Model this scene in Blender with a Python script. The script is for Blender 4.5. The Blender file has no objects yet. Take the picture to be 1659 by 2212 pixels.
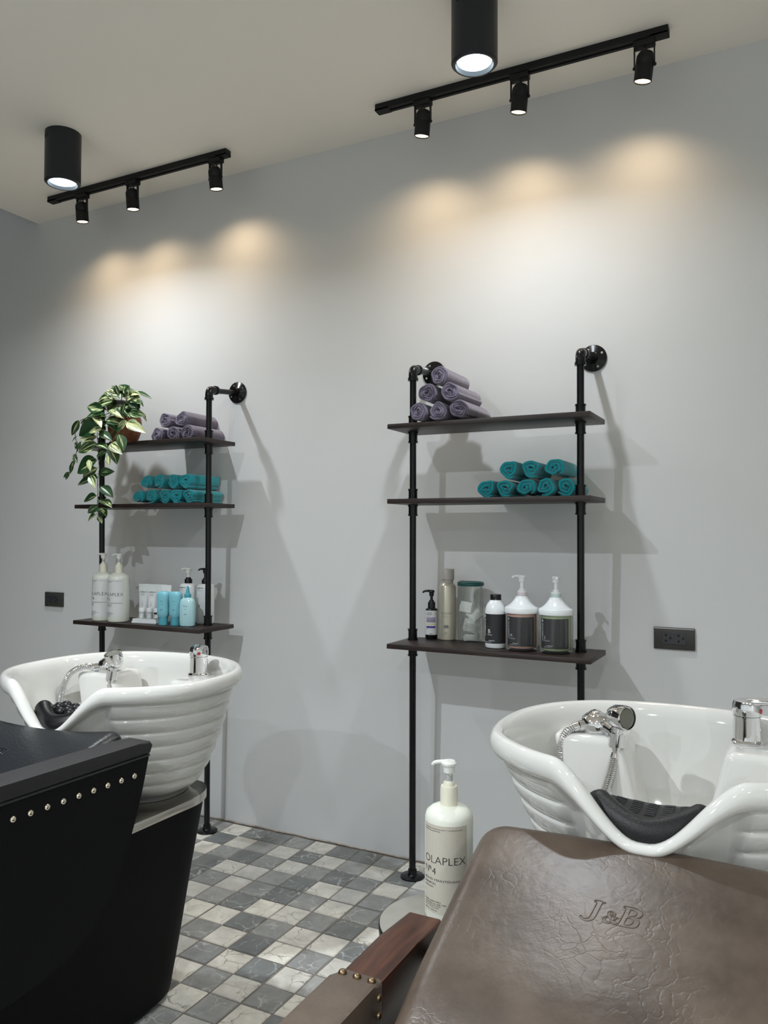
import bpy, bmesh, math, random
from math import sin, cos, pi, radians, sqrt, atan2
from mathutils import Vector, Matrix

# ------------------------------------------------------------ camera, world, exposure
SC = bpy.context.scene
COL = SC.collection
SC.view_settings.view_transform = 'Standard'
SC.view_settings.look = 'None'
SC.view_settings.gamma = 1.0
SC.view_settings.use_curve_mapping = False
SC.view_settings.exposure = 0.57
F_PX, YAW, PIT, ROL, CAM_H = 1715.997, 0.4755, 0.0259, 0.0033, 1.236
cam_d = bpy.data.cameras.new('camera'); cam = bpy.data.objects.new('camera', cam_d); COL.objects.link(cam)
cam_d.sensor_fit = 'VERTICAL'; cam_d.sensor_height = 24.0; cam_d.lens = F_PX / 2212 * 24.0
cam_d.clip_start = 0.02; cam_d.clip_end = 60
_F = Vector((-sin(YAW)*cos(PIT), cos(YAW)*cos(PIT), sin(PIT)))
_R = Vector((cos(YAW), sin(YAW), 0)); _U = _R.cross(_F)
_R2 = _R*cos(ROL) + _U*sin(ROL); _U2 = -_R*sin(ROL) + _U*cos(ROL)
M = Matrix((( _R2.x, _U2.x, -_F.x, 0), (_R2.y, _U2.y, -_F.y, -2.75), (_R2.z, _U2.z, -_F.z, CAM_H), (0, 0, 0, 1)))
cam.matrix_world = M
SC.camera = cam
W = bpy.data.worlds.new('world'); SC.world = W; W.use_nodes = True
W.node_tree.nodes['Background'].inputs[0].default_value = (0.90, 0.95, 1.0, 1)
W.node_tree.nodes['Background'].inputs[1].default_value = 0.7
try:
    SC.cycles.max_bounces = 8; SC.cycles.diffuse_bounces = 5; SC.cycles.transparent_max_bounces = 16
    SC.cycles.caustics_reflective = False; SC.cycles.caustics_refractive = False
    SC.cycles.sample_clamp_indirect = 4.0
except Exception:
    pass

# lamp settings (the lamps themselves are built with their fittings)
SPOT_W, SPOT_COL, SPOT_ANG = 4.8, (1.0, 0.74, 0.46), 140
DOWN_W, DOWN_COL, DOWN_ANG = 7.4, (0.87, 0.935, 1.0), 150
SPOT_Z, CEIL = 2.63, 2.80

# ------------------------------------------------------------ materials
def nt(name):
    m = bpy.data.materials.new(name); m.use_nodes = True
    return m, m.node_tree.nodes, m.node_tree.links, m.node_tree.nodes['Principled BSDF']

def mat(name, col, rough=0.5, metal=0.0, spec=0.5, coat=0.0, bump=0.0, bscale=200.0, bdist=0.001, sheen=0.0, var=0.0, vscale=8.0, sss=0.0, detail=4.0):
    m, N, L, P = nt(name)
    P.inputs['Base Color'].default_value = (*col, 1); P.inputs['Roughness'].default_value = rough
    P.inputs['Metallic'].default_value = metal; P.inputs['Specular IOR Level'].default_value = spec
    P.inputs['Coat Weight'].default_value = coat; P.inputs['Coat Roughness'].default_value = 0.06
    P.inputs['Sheen Weight'].default_value = sheen
    if sss:
        P.inputs['Subsurface Weight'].default_value = sss; P.inputs['Subsurface Radius'].default_value = (0.02, 0.015, 0.01); P.inputs['Subsurface Scale'].default_value = 0.3
    tc = N.new('ShaderNodeTexCoord')
    if bump:
        n = N.new('ShaderNodeTexNoise'); n.inputs['Scale'].default_value = bscale; n.inputs['Detail'].default_value = detail
        b = N.new('ShaderNodeBump'); b.inputs['Strength'].default_value = bump; b.inputs['Distance'].default_value = bdist
        L.new(tc.outputs['Object'], n.inputs['Vector']); L.new(n.outputs['Fac'], b.inputs['Height']); L.new(b.outputs['Normal'], P.inputs['Normal'])
    if var:
        n = N.new('ShaderNodeTexNoise'); n.inputs['Scale'].default_value = vscale; n.inputs['Detail'].default_value = 6
        r = N.new('ShaderNodeMapRange'); r.inputs['From Min'].default_value = 0.3; r.inputs['From Max'].default_value = 0.7
        r.inputs['To Min'].default_value = 1 - var; r.inputs['To Max'].default_value = 1 + var
        x = N.new('ShaderNodeVectorMath'); x.operation = 'SCALE'; x.inputs[0].default_value = col
        L.new(tc.outputs['Object'], n.inputs['Vector']); L.new(n.outputs['Fac'], r.inputs['Value']); L.new(r.outputs['Result'], x.inputs['Scale']); L.new(x.outputs[0], P.inputs['Base Color'])
    return m

def emis(name, col, s):
    m = bpy.data.materials.new(name); m.use_nodes = True; N = m.node_tree.nodes; N.clear()
    e = N.new('ShaderNodeEmission'); e.inputs[0].default_value = (*col, 1); e.inputs[1].default_value = s
    o = N.new('ShaderNodeOutputMaterial'); m.node_tree.links.new(e.outputs[0], o.inputs[0]); return m

def clear(name, tint, gloss=0.06, body=0.0, bcol=(1, 1, 1)):
    m = bpy.data.materials.new(name); m.use_nodes = True; N = m.node_tree.nodes; L = m.node_tree.links; N.clear()
    t = N.new('ShaderNodeBsdfTransparent'); t.inputs[0].default_value = (*tint, 1)
    d = N.new('ShaderNodeBsdfDiffuse'); d.inputs[0].default_value = (*bcol, 1)
    g = N.new('ShaderNodeBsdfGlossy'); g.inputs['Roughness'].default_value = 0.05
    lw = N.new('ShaderNodeLayerWeight'); lw.inputs[0].default_value = 0.25
    mr = N.new('ShaderNodeMapRange'); mr.inputs['To Min'].default_value = gloss; mr.inputs['To Max'].default_value = 0.65
    m1 = N.new('ShaderNodeMixShader'); m1.inputs[0].default_value = body; m2 = N.new('ShaderNodeMixShader')
    o = N.new('ShaderNodeOutputMaterial')
    L.new(t.outputs[0], m1.inputs[1]); L.new(d.outputs[0], m1.inputs[2]); L.new(lw.outputs['Fresnel'], mr.inputs['Value'])
    L.new(mr.outputs[0], m2.inputs[0]); L.new(m1.outputs[0], m2.inputs[1]); L.new(g.outputs[0], m2.inputs[2]); L.new(m2.outputs[0], o.inputs[0])
    return m

M_wall = mat('wall_paint', (0.615, 0.618, 0.612), 0.6, bump=0.12, bscale=60, bdist=0.0015, var=0.015, vscale=1.3)
M_bounce = mat('bounce_white_wall', (0.80, 0.79, 0.76), 0.7, bump=0.05, bscale=80)  # unseen walls made extra white to bounce light up to the ceiling
M_shade = mat('shade_dark_grey', (0.10, 0.10, 0.095), 0.8, bump=0.05, bscale=80)  # dark tone puts the shade beyond the lowered ceiling into the colour
M_ceil = mat('ceiling_paint', (0.88, 0.83, 0.75), 0.8, bump=0.05, bscale=80)
M_black = mat('black_paint_pipe', (0.006, 0.006, 0.0065), 0.2, spec=0.3, bump=0.1, bscale=300, bdist=0.0004)
M_matblack = mat('matte_black_metal', (0.010, 0.010, 0.011), 0.5, spec=0.25, bump=0.06, bscale=600, bdist=0.0003)
M_canblack = mat('charcoal_lamp_metal', (0.016, 0.020, 0.023), 0.38, spec=0.3)
M_ceramic = mat('white_glazed_ceramic', (0.69, 0.682, 0.645), 0.07, spec=0.55, coat=0.5)
M_chrome = mat('polished_chrome', (0.78, 0.78, 0.79), 0.06, metal=1.0)
M_chrome_dark = mat('shower_face_rubber', (0.16, 0.16, 0.13), 0.5)
M_steel = mat('brushed_steel_plate', (0.62, 0.59, 0.53), 0.16, metal=1.0, bump=0.08, bscale=25, bdist=0.001)
M_rubber = mat('black_rubber', (0.007, 0.007, 0.0075), 0.42, spec=0.35, bump=0.6, bscale=420, bdist=0.0012)
M_rubber_s = mat('smooth_black_rubber', (0.006, 0.006, 0.007), 0.33, spec=0.35, bump=0.1, bscale=200)
M_blk_leather = mat('black_leather', (0.011, 0.0125, 0.015), 0.34, spec=0.45, bump=0.45, bscale=160, bdist=0.0015)
M_blk_fabric = mat('black_vinyl', (0.0045, 0.0045, 0.005), 0.6, spec=0.12, bump=0.3, bscale=500, bdist=0.0008)
M_grey_leather = mat('worn_grey_black_leather', (0.022, 0.021, 0.022), 0.5, spec=0.3, bump=0.35, bscale=180, bdist=0.0015)
M_stud = mat('nickel_stud', (0.80, 0.72, 0.58), 0.16, metal=1.0)
M_brass = mat('aged_brass_stud', (0.24, 0.17, 0.10), 0.35, metal=1.0)
M_white_pl = mat('white_plastic', (0.78, 0.80, 0.80), 0.25, spec=0.5)
M_milk_pl = mat('milky_plastic', (0.74, 0.75, 0.66), 0.3, sss=0.15)
M_cream_pl = mat('cream_plastic', (0.72, 0.69, 0.56), 0.35)
M_trans_pl = mat('frosted_plastic', (0.72, 0.73, 0.68), 0.3)
M_black_pl = mat('black_plastic', (0.007, 0.007, 0.008), 0.3, spec=0.35)
M_ink = mat('black_ink', (0.012, 0.012, 0.014), 0.6)
M_gink = mat('grey_ink', (0.16, 0.16, 0.16), 0.6)
M_wink = mat('white_ink', (0.85, 0.85, 0.85), 0.5)
M_lab_beige = mat('beige_label', (0.54, 0.50, 0.42), 0.5)
M_lab_white = mat('white_label', (0.66, 0.67, 0.66), 0.45)
M_lab_black = mat('black_label', (0.018, 0.018, 0.020), 0.55)
M_lab_grey = mat('dark_grey_label_panel', (0.10, 0.10, 0.10), 0.6)
M_champ = mat('champagne_can', (0.47, 0.44, 0.35), 0.32, metal=0.35)
M_taupe = mat('taupe_cap', (0.36, 0.33, 0.30), 0.4)
M_green_lid = mat('dark_green_lid', (0.01, 0.075, 0.07), 0.35)
M_glass = clear('clear_glass', (0.93, 0.95, 0.93), 0.07, 0.03)
M_jarpl = clear('clear_acrylic', (0.97, 0.97, 0.97), 0.015, 0.04, (0.6, 0.62, 0.62))
M_pink = mat('pink_cream_tub', (0.66, 0.40, 0.32), 0.35)
M_green = mat('pale_green_cream_tub', (0.42, 0.50, 0.28), 0.35)
M_pinkc = mat('pale_mauve_collar', (0.60, 0.54, 0.57), 0.35)
M_mint = mat('pale_mint_collar', (0.50, 0.60, 0.56), 0.35)
M_blue1 = mat('aqua_plastic', (0.20, 0.50, 0.58), 0.3, sss=0.1)
M_blue2 = mat('aqua_cap', (0.07, 0.33, 0.41), 0.35)
M_blue3 = mat('clear_aqua_liquid', (0.40, 0.63, 0.66), 0.2, sss=0.1)
M_blueink = mat('navy_ink', (0.02, 0.05, 0.12), 0.6)
M_cotton = mat('white_cotton', (0.80, 0.80, 0.77), 0.85, bump=0.3, bscale=300)
M_lilac = mat('lilac_swatch', (0.32, 0.28, 0.42), 0.5)
M_mauveg = mat('mauve_grey_swatch', (0.26, 0.24, 0.28), 0.5)
M_yel = mat('pale_yellow_swatch', (0.62, 0.62, 0.38), 0.5)
M_vio = mat('violet_swatch', (0.06, 0.03, 0.28), 0.5)
M_red = mat('red_dot', (0.45, 0.03, 0.04), 0.3)
M_outlet = mat('graphite_outlet_plate', (0.045, 0.044, 0.038), 0.4, spec=0.3)
M_outlet2 = mat('graphite_outlet_insert', (0.030, 0.031, 0.036), 0.45)
M_hole = mat('outlet_slot', (0.002, 0.002, 0.002), 0.8)
M_screw = mat('zinc_screw', (0.6, 0.6, 0.58), 0.3, metal=1.0)
M_terra = mat('terracotta', (0.22, 0.075, 0.035), 0.6, bump=0.2, bscale=120, var=0.15)
M_soil = mat('dark_soil', (0.03, 0.02, 0.012), 0.9, bump=0.6, bscale=150)
M_stem = mat('plant_stem', (0.09, 0.10, 0.03), 0.5)
M_caulk = mat('dirty_caulk', (0.36, 0.31, 0.27), 0.8, var=0.4, vscale=30)
E_down = emis('cool_lamp_lens', (0.74, 0.90, 1.0), 7)
E_spot = emis('warm_lamp_lens', (1.0, 0.74, 0.46), 5)

def wood_mat(name, c1, c2, rough, scale=(3, 40, 40)):
    m, N, L, P = nt(name)
    tc = N.new('ShaderNodeTexCoord'); mp = N.new('ShaderNodeMapping'); mp.inputs['Scale'].default_value = scale
    n = N.new('ShaderNodeTexNoise'); n.inputs['Scale'].default_value = 1.5; n.inputs['Detail'].default_value = 8; n.inputs['Roughness'].default_value = 0.7
    r = N.new('ShaderNodeValToRGB'); r.color_ramp.elements[0].color = (*c1, 1); r.color_ramp.elements[1].color = (*c2, 1)
    r.color_ramp.elements[0].position = 0.35; r.color_ramp.elements[1].position = 0.68
    b = N.new('ShaderNodeBump'); b.inputs['Strength'].default_value = 0.2; b.inputs['Distance'].default_value = 0.001
    L.new(tc.outputs['Object'], mp.inputs[0]); L.new(mp.outputs[0], n.inputs['Vector']); L.new(n.outputs['Fac'], r.inputs[0])
    L.new(r.outputs[0], P.inputs['Base Color']); L.new(n.outputs['Fac'], b.inputs['Height']); L.new(b.outputs[0], P.inputs['Normal'])
    P.inputs['Roughness'].default_value = rough
    return m
M_shelf = wood_mat('dark_walnut_stain', (0.009, 0.005, 0.004), (0.034, 0.019, 0.014), 0.45, (4, 45, 45))
M_armwood = wood_mat('reddish_brown_wood', (0.022, 0.008, 0.005), (0.105, 0.036, 0.018), 0.3, (30, 3, 30))

def leather_brown():
    m, N, L, P = nt('brown_distressed_leather')
    tc = N.new('ShaderNodeTexCoord')
    n = N.new('ShaderNodeTexNoise'); n.inputs['Scale'].default_value = 7; n.inputs['Detail'].default_value = 8; n.inputs['Roughness'].default_value = 0.6
    r = N.new('ShaderNodeValToRGB'); r.color_ramp.elements[0].color = (0.045, 0.029, 0.020, 1); r.color_ramp.elements[1].color = (0.120, 0.088, 0.064, 1)
    r.color_ramp.elements[0].position = 0.3; r.color_ramp.elements[1].position = 0.7
    w = N.new('ShaderNodeTexNoise'); w.inputs['Scale'].default_value = 14; w.inputs['Detail'].default_value = 5
    add = N.new('ShaderNodeVectorMath'); add.operation = 'MULTIPLY_ADD'; add.inputs[1].default_value = (0.10, 0.10, 0.10)
    v = N.new('ShaderNodeTexVoronoi'); v.feature = 'DISTANCE_TO_EDGE'; v.inputs['Scale'].default_value = 32
    mr = N.new('ShaderNodeMapRange'); mr.inputs['From Max'].default_value = 0.07; mr.inputs['To Min'].default_value = 0.0; mr.inputs['To Max'].default_value = 1.0
    msk = N.new('ShaderNodeTexNoise'); msk.inputs['Scale'].default_value = 5
    mrm = N.new('ShaderNodeMapRange'); mrm.inputs['From Min'].default_value = 0.40; mrm.inputs['From Max'].default_value = 0.62
    fine = N.new('ShaderNodeTexNoise'); fine.inputs['Scale'].default_value = 60; fine.inputs['Detail'].default_value = 6
    mx = N.new('ShaderNodeMix'); mx.data_type = 'FLOAT'; mx.inputs['A'].default_value = 1.0
    b = N.new('ShaderNodeBump'); b.inputs['Strength'].default_value = 0.15; b.inputs['Distance'].default_value = 0.0014
    b2 = N.new('ShaderNodeBump'); b2.inputs['Strength'].default_value = 0.35; b2.inputs['Distance'].default_value = 0.0018
    L.new(tc.outputs['Object'], n.inputs['Vector']); L.new(tc.outputs['Object'], w.inputs['Vector']); L.new(tc.outputs['Object'], msk.inputs['Vector']); L.new(tc.outputs['Object'], fine.inputs['Vector'])
    L.new(w.outputs['Color'], add.inputs[0]); L.new(tc.outputs['Object'], add.inputs[2]); L.new(add.outputs[0], v.inputs['Vector'])
    L.new(v.outputs['Distance'], mr.inputs['Value']); L.new(msk.outputs['Fac'], mrm.inputs['Value'])
    L.new(mrm.outputs[0], mx.inputs['Factor']); L.new(mr.outputs[0], mx.inputs['B'])
    L.new(mx.outputs['Result'], b.inputs['Height']); L.new(fine.outputs['Fac'], b2.inputs['Height']); L.new(b.outputs[0], b2.inputs['Normal'])
    L.new(b2.outputs[0], P.inputs['Normal']); L.new(n.outputs['Fac'], r.inputs[0]); L.new(r.outputs[0], P.inputs['Base Color'])
    P.inputs['Roughness'].default_value = 0.36; P.inputs['Specular IOR Level'].default_value = 0.6
    return m
M_brown = leather_brown()

def towel_mat(name, c1, c2, fuzz):
    m, N, L, P = nt(name)
    tc = N.new('ShaderNodeTexCoord'); n = N.new('ShaderNodeTexNoise'); n.inputs['Scale'].default_value = 450; n.inputs['Detail'].default_value = 3
    n2 = N.new('ShaderNodeTexNoise'); n2.inputs['Scale'].default_value = 25
    r = N.new('ShaderNodeValToRGB'); r.color_ramp.elements[0].color = (*c1, 1); r.color_ramp.elements[1].color = (*c2, 1)
    r.color_ramp.elements[0].position = 0.3; r.color_ramp.elements[1].position = 0.7
    b = N.new('ShaderNodeBump'); b.inputs['Strength'].default_value = fuzz; b.inputs['Distance'].default_value = 0.003
    b2 = N.new('ShaderNodeBump'); b2.inputs['Strength'].default_value = 0.5; b2.inputs['Distance'].default_value = 0.006
    L.new(tc.outputs['Object'], n.inputs['Vector']); L.new(tc.outputs['Object'], n2.inputs['Vector']); L.new(n.outputs['Fac'], r.inputs[0])
    L.new(r.outputs[0], P.inputs['Base Color']); L.new(n2.outputs['Fac'], b2.inputs['Height']); L.new(b2.outputs[0], b.inputs['Normal'])
    L.new(n.outputs['Fac'], b.inputs['Height']); L.new(b.outputs[0], P.inputs['Normal'])
    P.inputs['Roughness'].default_value = 0.95; P.inputs['Sheen Weight'].default_value = 0.5; P.inputs['Specular IOR Level'].default_value = 0.1
    return m
M_purple = towel_mat('dusty_purple_terry', (0.095, 0.078, 0.125), (0.175, 0.145, 0.205), 0.6)
M_teal = towel_mat('teal_terry', (0.0, 0.25, 0.30), (0.005, 0.43, 0.48), 0.8)

def tile_mat():
    m, N, L, P = nt('slate_look_tile')
    a = N.new('ShaderNodeAttribute'); a.attribute_name = 'tone'; a.attribute_type = 'GEOMETRY'
    tc = N.new('ShaderNodeTexCoord')
    off = N.new('ShaderNodeVectorMath'); off.operation = 'ADD'; sc = N.new('ShaderNodeVectorMath'); sc.operation = 'SCALE'; sc.inputs['Scale'].default_value = 3.0
    L.new(a.outputs['Color'], sc.inputs[0]); L.new(tc.outputs['Object'], off.inputs[0]); L.new(sc.outputs[0], off.inputs[1])
    sep = N.new('ShaderNodeSeparateColor'); L.new(a.outputs['Color'], sep.inputs[0])
    n = N.new('ShaderNodeTexNoise'); n.inputs['Scale'].default_value = 14; n.inputs['Detail'].default_value = 8; n.inputs['Roughness'].default_value = 0.65
    L.new(off.outputs[0], n.inputs['Vector'])
    base = N.new('ShaderNodeValToRGB'); e = base.color_ramp.elements
    e[0].color = (0.185, 0.195, 0.19, 1); e[1].color = (0.78, 0.745, 0.66, 1); e.new(0.5).color = (0.46, 0.455, 0.43, 1)
    L.new(sep.outputs[0], base.inputs[0])
    mr = N.new('ShaderNodeMapRange'); mr.inputs['From Min'].default_value = 0.3; mr.inputs['From Max'].default_value = 0.7; mr.inputs['To Min'].default_value = 0.78; mr.inputs['To Max'].default_value = 1.2
    L.new(n.outputs['Fac'], mr.inputs['Value'])
    mul = N.new('ShaderNodeVectorMath'); mul.operation = 'SCALE'; L.new(base.outputs[0], mul.inputs[0]); L.new(mr.outputs[0], mul.inputs['Scale'])
    w = N.new('ShaderNodeTexNoise'); w.inputs['Scale'].default_value = 12; w.inputs['Detail'].default_value = 5
    L.new(off.outputs[0], w.inputs['Vector'])
    wa = N.new('ShaderNodeVectorMath'); wa.operation = 'MULTIPLY_ADD'; wa.inputs[1].default_value = (0.12, 0.12, 0.12)
    L.new(w.outputs['Color'], wa.inputs[0]); L.new(off.outputs[0], wa.inputs[2])
    v = N.new('ShaderNodeTexVoronoi'); v.feature = 'DISTANCE_TO_EDGE'; v.inputs['Scale'].default_value = 13; L.new(wa.outputs[0], v.inputs['Vector'])
    vr = N.new('ShaderNodeMapRange'); vr.inputs['From Min'].default_value = 0.0; vr.inputs['From Max'].default_value = 0.035; vr.inputs['To Min'].default_value = 1; vr.inputs['To Max'].default_value = 0
    L.new(v.outputs['Distance'], vr.inputs['Value'])
    vn = N.new('ShaderNodeMath'); vn.operation = 'MULTIPLY'; vn.use_clamp = True; n3 = N.new('ShaderNodeMapRange'); n3.inputs['From Min'].default_value = 0.42; n3.inputs['From Max'].default_value = 0.62; n3.inputs['To Max'].default_value = 0.85
    L.new(w.outputs['Fac'], n3.inputs['Value']); L.new(vr.outputs[0], vn.inputs[0]); L.new(n3.outputs[0], vn.inputs[1])
    vc = N.new('ShaderNodeValToRGB'); vc.color_ramp.elements[0].color = (0.62, 0.62, 0.60, 1); vc.color_ramp.elements[1].color = (0.16, 0.15, 0.13, 1)
    vc.color_ramp.elements[0].position = 0.6; vc.color_ramp.elements[1].position = 0.75; L.new(sep.outputs[0], vc.inputs[0])
    mx = N.new('ShaderNodeMix'); mx.data_type = 'RGBA'; L.new(vn.outputs[0], mx.inputs['Factor']); L.new(mul.outputs[0], mx.inputs['A']); L.new(vc.outputs[0], mx.inputs['B'])
    L.new(mx.outputs['Result'], P.inputs['Base Color'])
    b = N.new('ShaderNodeBump'); b.inputs['Strength'].default_value = 0.5; b.inputs['Distance'].default_value = 0.003
    L.new(n.outputs['Fac'], b.inputs['Height']); L.new(b.outputs[0], P.inputs['Normal'])
    P.inputs['Roughness'].default_value = 0.55; P.inputs['Specular IOR Level'].default_value = 0.35
    return m
M_tile = tile_mat()
M_grout = mat('brown_grey_grout', (0.20, 0.175, 0.15), 0.9, bump=0.4, bscale=200, var=0.3, vscale=9)

def leaf_mat():
    m, N, L, P = nt('variegated_leaf')
    uv = N.new('ShaderNodeUVMap'); uv.uv_map = 'uv'; a = N.new('ShaderNodeAttribute'); a.attribute_name = 'var'
    sep = N.new('ShaderNodeSeparateXYZ'); L.new(uv.outputs[0], sep.inputs[0]); sc = N.new('ShaderNodeSeparateColor'); L.new(a.outputs['Color'], sc.inputs[0])
    comb = N.new('ShaderNodeCombineXYZ'); mu = N.new('ShaderNodeMath'); mu.operation = 'MULTIPLY'; mu.inputs[1].default_value = 5.5
    mv = N.new('ShaderNodeMath'); mv.operation = 'MULTIPLY'; mv.inputs[1].default_value = 0.8
    ms = N.new('ShaderNodeMath'); ms.operation = 'MULTIPLY'; ms.inputs[1].default_value = 40
    L.new(sep.outputs[0], mu.inputs[0]); L.new(sep.outputs[1], mv.inputs[0]); L.new(sc.outputs[1], ms.inputs[0])
    L.new(mu.outputs[0], comb.inputs[0]); L.new(mv.outputs[0], comb.inputs[1]); L.new(ms.outputs[0], comb.inputs[2])
    n = N.new('ShaderNodeTexNoise'); n.inputs['Scale'].default_value = 1.6; n.inputs['Detail'].default_value = 3; L.new(comb.outputs[0], n.inputs['Vector'])
    # threshold lowered by 'var' red and near the midrib
    ab = N.new('ShaderNodeMath'); ab.operation = 'ABSOLUTE'; sb = N.new('ShaderNodeMath'); sb.operation = 'SUBTRACT'; sb.inputs[1].default_value = 0.5
    L.new(sep.outputs[0], sb.inputs[0]); L.new(sb.outputs[0], ab.inputs[0])
    mid = N.new('ShaderNodeMapRange'); mid.inputs['From Min'].default_value = 0.0; mid.inputs['From Max'].default_value = 0.14; mid.inputs['To Min'].default_value = 0.16; mid.inputs['To Max'].default_value = 0.0
    L.new(ab.outputs[0], mid.inputs['Value'])
    s1 = N.new('ShaderNodeMath'); s1.operation = 'ADD'; L.new(n.outputs['Fac'], s1.inputs[0]); L.new(mid.outputs[0], s1.inputs[1])
    s2 = N.new('ShaderNodeMath'); s2.operation = 'ADD'; L.new(s1.outputs[0], s2.inputs[0])
    vr = N.new('ShaderNodeMapRange'); vr.inputs['To Min'].default_value = -0.12; vr.inputs['To Max'].default_value = 0.13; L.new(sc.outputs[0], vr.inputs['Value']); L.new(vr.outputs[0], s2.inputs[1])
    r = N.new('ShaderNodeValToRGB'); e = r.color_ramp.elements; e[0].position = 0.53; e[0].color = (0.016, 0.055, 0.016, 1); e[1].position = 0.62; e[1].color = (0.60, 0.62, 0.33, 1)
    e.new(0.57).color = (0.07, 0.16, 0.04, 1)
    L.new(s2.outputs[0], r.inputs[0]); L.new(r.outputs[0], P.inputs['Base Color'])
    P.inputs['Roughness'].default_value = 0.38
    return m
M_leaf = leaf_mat()

# ------------------------------------------------------------ mesh helpers
def mk(name, bm, mats, parent=None, smooth=True, loc=None, ang=None):
    me = bpy.data.meshes.new(name); bm.to_mesh(me); bm.free()
    if not isinstance(mats, (list, tuple)): mats = [mats]
    for q in mats: me.materials.append(q)
    if smooth:
        me.polygons.foreach_set('use_smooth', [True]*len(me.polygons))
        try: me.set_sharp_from_angle(angle=radians(ang or 38))
        except Exception: pass
    o = bpy.data.objects.new(name, me); COL.objects.link(o)
    if parent: o.parent = parent
    if loc is not None: o.location = loc
    return o

def tag(o, label, cat, group=None, kind=None):
    if label: o['label'] = label
    if cat: o['category'] = cat
    if group: o['group'] = group
    if kind: o['kind'] = kind
    return o

def thing(name, loc, label, cat, rz=0, group=None):
    o = bpy.data.objects.new(name, None); COL.objects.link(o); o.location = loc; o.rotation_euler = (0, 0, rz)
    o.empty_display_size = 0.05
    return tag(o, label, cat, group)

def copy_thing(root, loc, label, rz=None):
    r = root.copy(); COL.objects.link(r); r.location = loc; r['label'] = label
    if rz is not None: r.rotation_euler = (0, 0, rz)
    for ch in list(root.children):
        c = ch.copy(); COL.objects.link(c); c.parent = r
        for g in list(ch.children):
            d = g.copy(); COL.objects.link(d); d.parent = c
    return r

def box(bm, x0, x1, y0, y1, z0, z1, bev=0.0, seg=2, mi=0):
    vs = [bm.verts.new((x, y, z)) for x in (x0, x1) for y in (y0, y1) for z in (z0, z1)]
    fs = [bm.faces.new([vs[i] for i in f]) for f in ((0, 1, 3, 2), (4, 6, 7, 5), (0, 4, 5, 1), (2, 3, 7, 6), (0, 2, 6, 4), (1, 5, 7, 3))]
    for f in fs: f.material_index = mi
    if bev:
        es = list({e for f in fs for e in f.edges})
        r = bmesh.ops.bevel(bm, geom=es, offset=bev, segments=seg, profile=0.5, affect='EDGES')
        for f in r['faces']: f.material_index = mi
    return vs

def lathe(bm, prof, seg=32, c=(0, 0, 0), mi=0, axis=None, sy=1.0):
    """prof: (r,z) list. axis: optional matrix"""
    rings = []
    for r, z in prof:
        if r < 1e-6:
            rings.append([bm.verts.new((c[0], c[1], c[2]+z))])
        else:
            rings.append([bm.verts.new((c[0]+r*cos(2*pi*i/seg), c[1]+sy*r*sin(2*pi*i/seg), c[2]+z)) for i in range(seg)])
    allv = [v for R in rings for v in R]
    for a, b in zip(rings, rings[1:]):
        if len(a) == 1 and len(b) == 1: continue
        for i in range(seg):
            j = (i+1) % seg
            if len(a) == 1: f = bm.faces.new((a[0], b[j], b[i]))
            elif len(b) == 1: f = bm.faces.new((a[i], a[j], b[0]))
            else: f = bm.faces.new((a[i], a[j], b[j], b[i]))
            f.material_index = mi
    if axis is not None:
        bmesh.ops.transform(bm, matrix=axis, verts=allv)
    return allv

def align(p, d):
    """matrix taking +z to direction d, origin to p"""
    d = Vector(d).normalized(); q = Vector((0, 0, 1)).rotation_difference(d)
    return Matrix.Translation(p) @ q.to_matrix().to_4x4()

def smooth_path(pts, n=8):
    P = [Vector(p) for p in pts]; out = []
    for i in range(len(P)-1):
        p0 = P[max(i-1, 0)]; p1 = P[i]; p2 = P[i+1]; p3 = P[min(i+2, len(P)-1)]
        for k in range(n):
            t = k/n
            out.append(0.5*((2*p1)+(-p0+p2)*t+(2*p0-5*p1+4*p2-p3)*t*t+(-p0+3*p1-3*p2+p3)*t**3))
    out.append(P[-1]); return out

def tube(bm, path, r, seg=12, caps=True, mi=0, ell=None):
    """r: number or function of (index, fraction)"""
    path = [Vector(p) for p in path]; rings = []; n = len(path)
    t0 = (path[1]-path[0]).normalized(); up = Vector((0, 0, 1)) if abs(t0.z) < 0.9 else Vector((0, 1, 0))
    nrm = (up - t0*up.dot(t0)).normalized()
    for i, p in enumerate(path):
        t = (path[min(i+1, n-1)]-path[max(i-1, 0)]).normalized()
        nrm = (nrm - t*nrm.dot(t)).normalized(); b = t.cross(nrm)
        rr = r(i, i/(n-1)) if callable(r) else r
        ex, ey = ell if ell else (1, 1)
        rings.append([bm.verts.new(p + nrm*(rr*ex*cos(2*pi*k/seg)) + b*(rr*ey*sin(2*pi*k/seg))) for k in range(seg)])
    for a, b in zip(rings, rings[1:]):
        for k in range(seg):
            f = bm.faces.new((a[k], a[(k+1) % seg], b[(k+1) % seg], b[k])); f.material_index = mi
    if caps:
        f = bm.faces.new(rings[0][::-1]); f.material_index = mi
        f = bm.faces.new(rings[-1]); f.material_index = mi
    return [v for R in rings for v in R]

def prism(bm, poly, z0, z1, bev=0.0, seg=2, mi=0, top_scale=None):
    lo = [bm.verts.new((x, y, z0)) for x, y in poly]; hi = [bm.verts.new((x, y, z1)) for x, y in poly]; n = len(poly)
    fs = [bm.faces.new(lo[::-1]), bm.faces.new(hi)] + [bm.faces.new((lo[i], lo[(i+1) % n], hi[(i+1) % n], hi[i])) for i in range(n)]
    for f in fs: f.material_index = mi
    if bev:
        es = list(fs[0].edges)+list(fs[1].edges)
        r = bmesh.ops.bevel(bm, geom=es, offset=bev, segments=seg, profile=0.5, affect='EDGES')
        for f in r['faces']: f.material_index = mi
    return lo+hi

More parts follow.
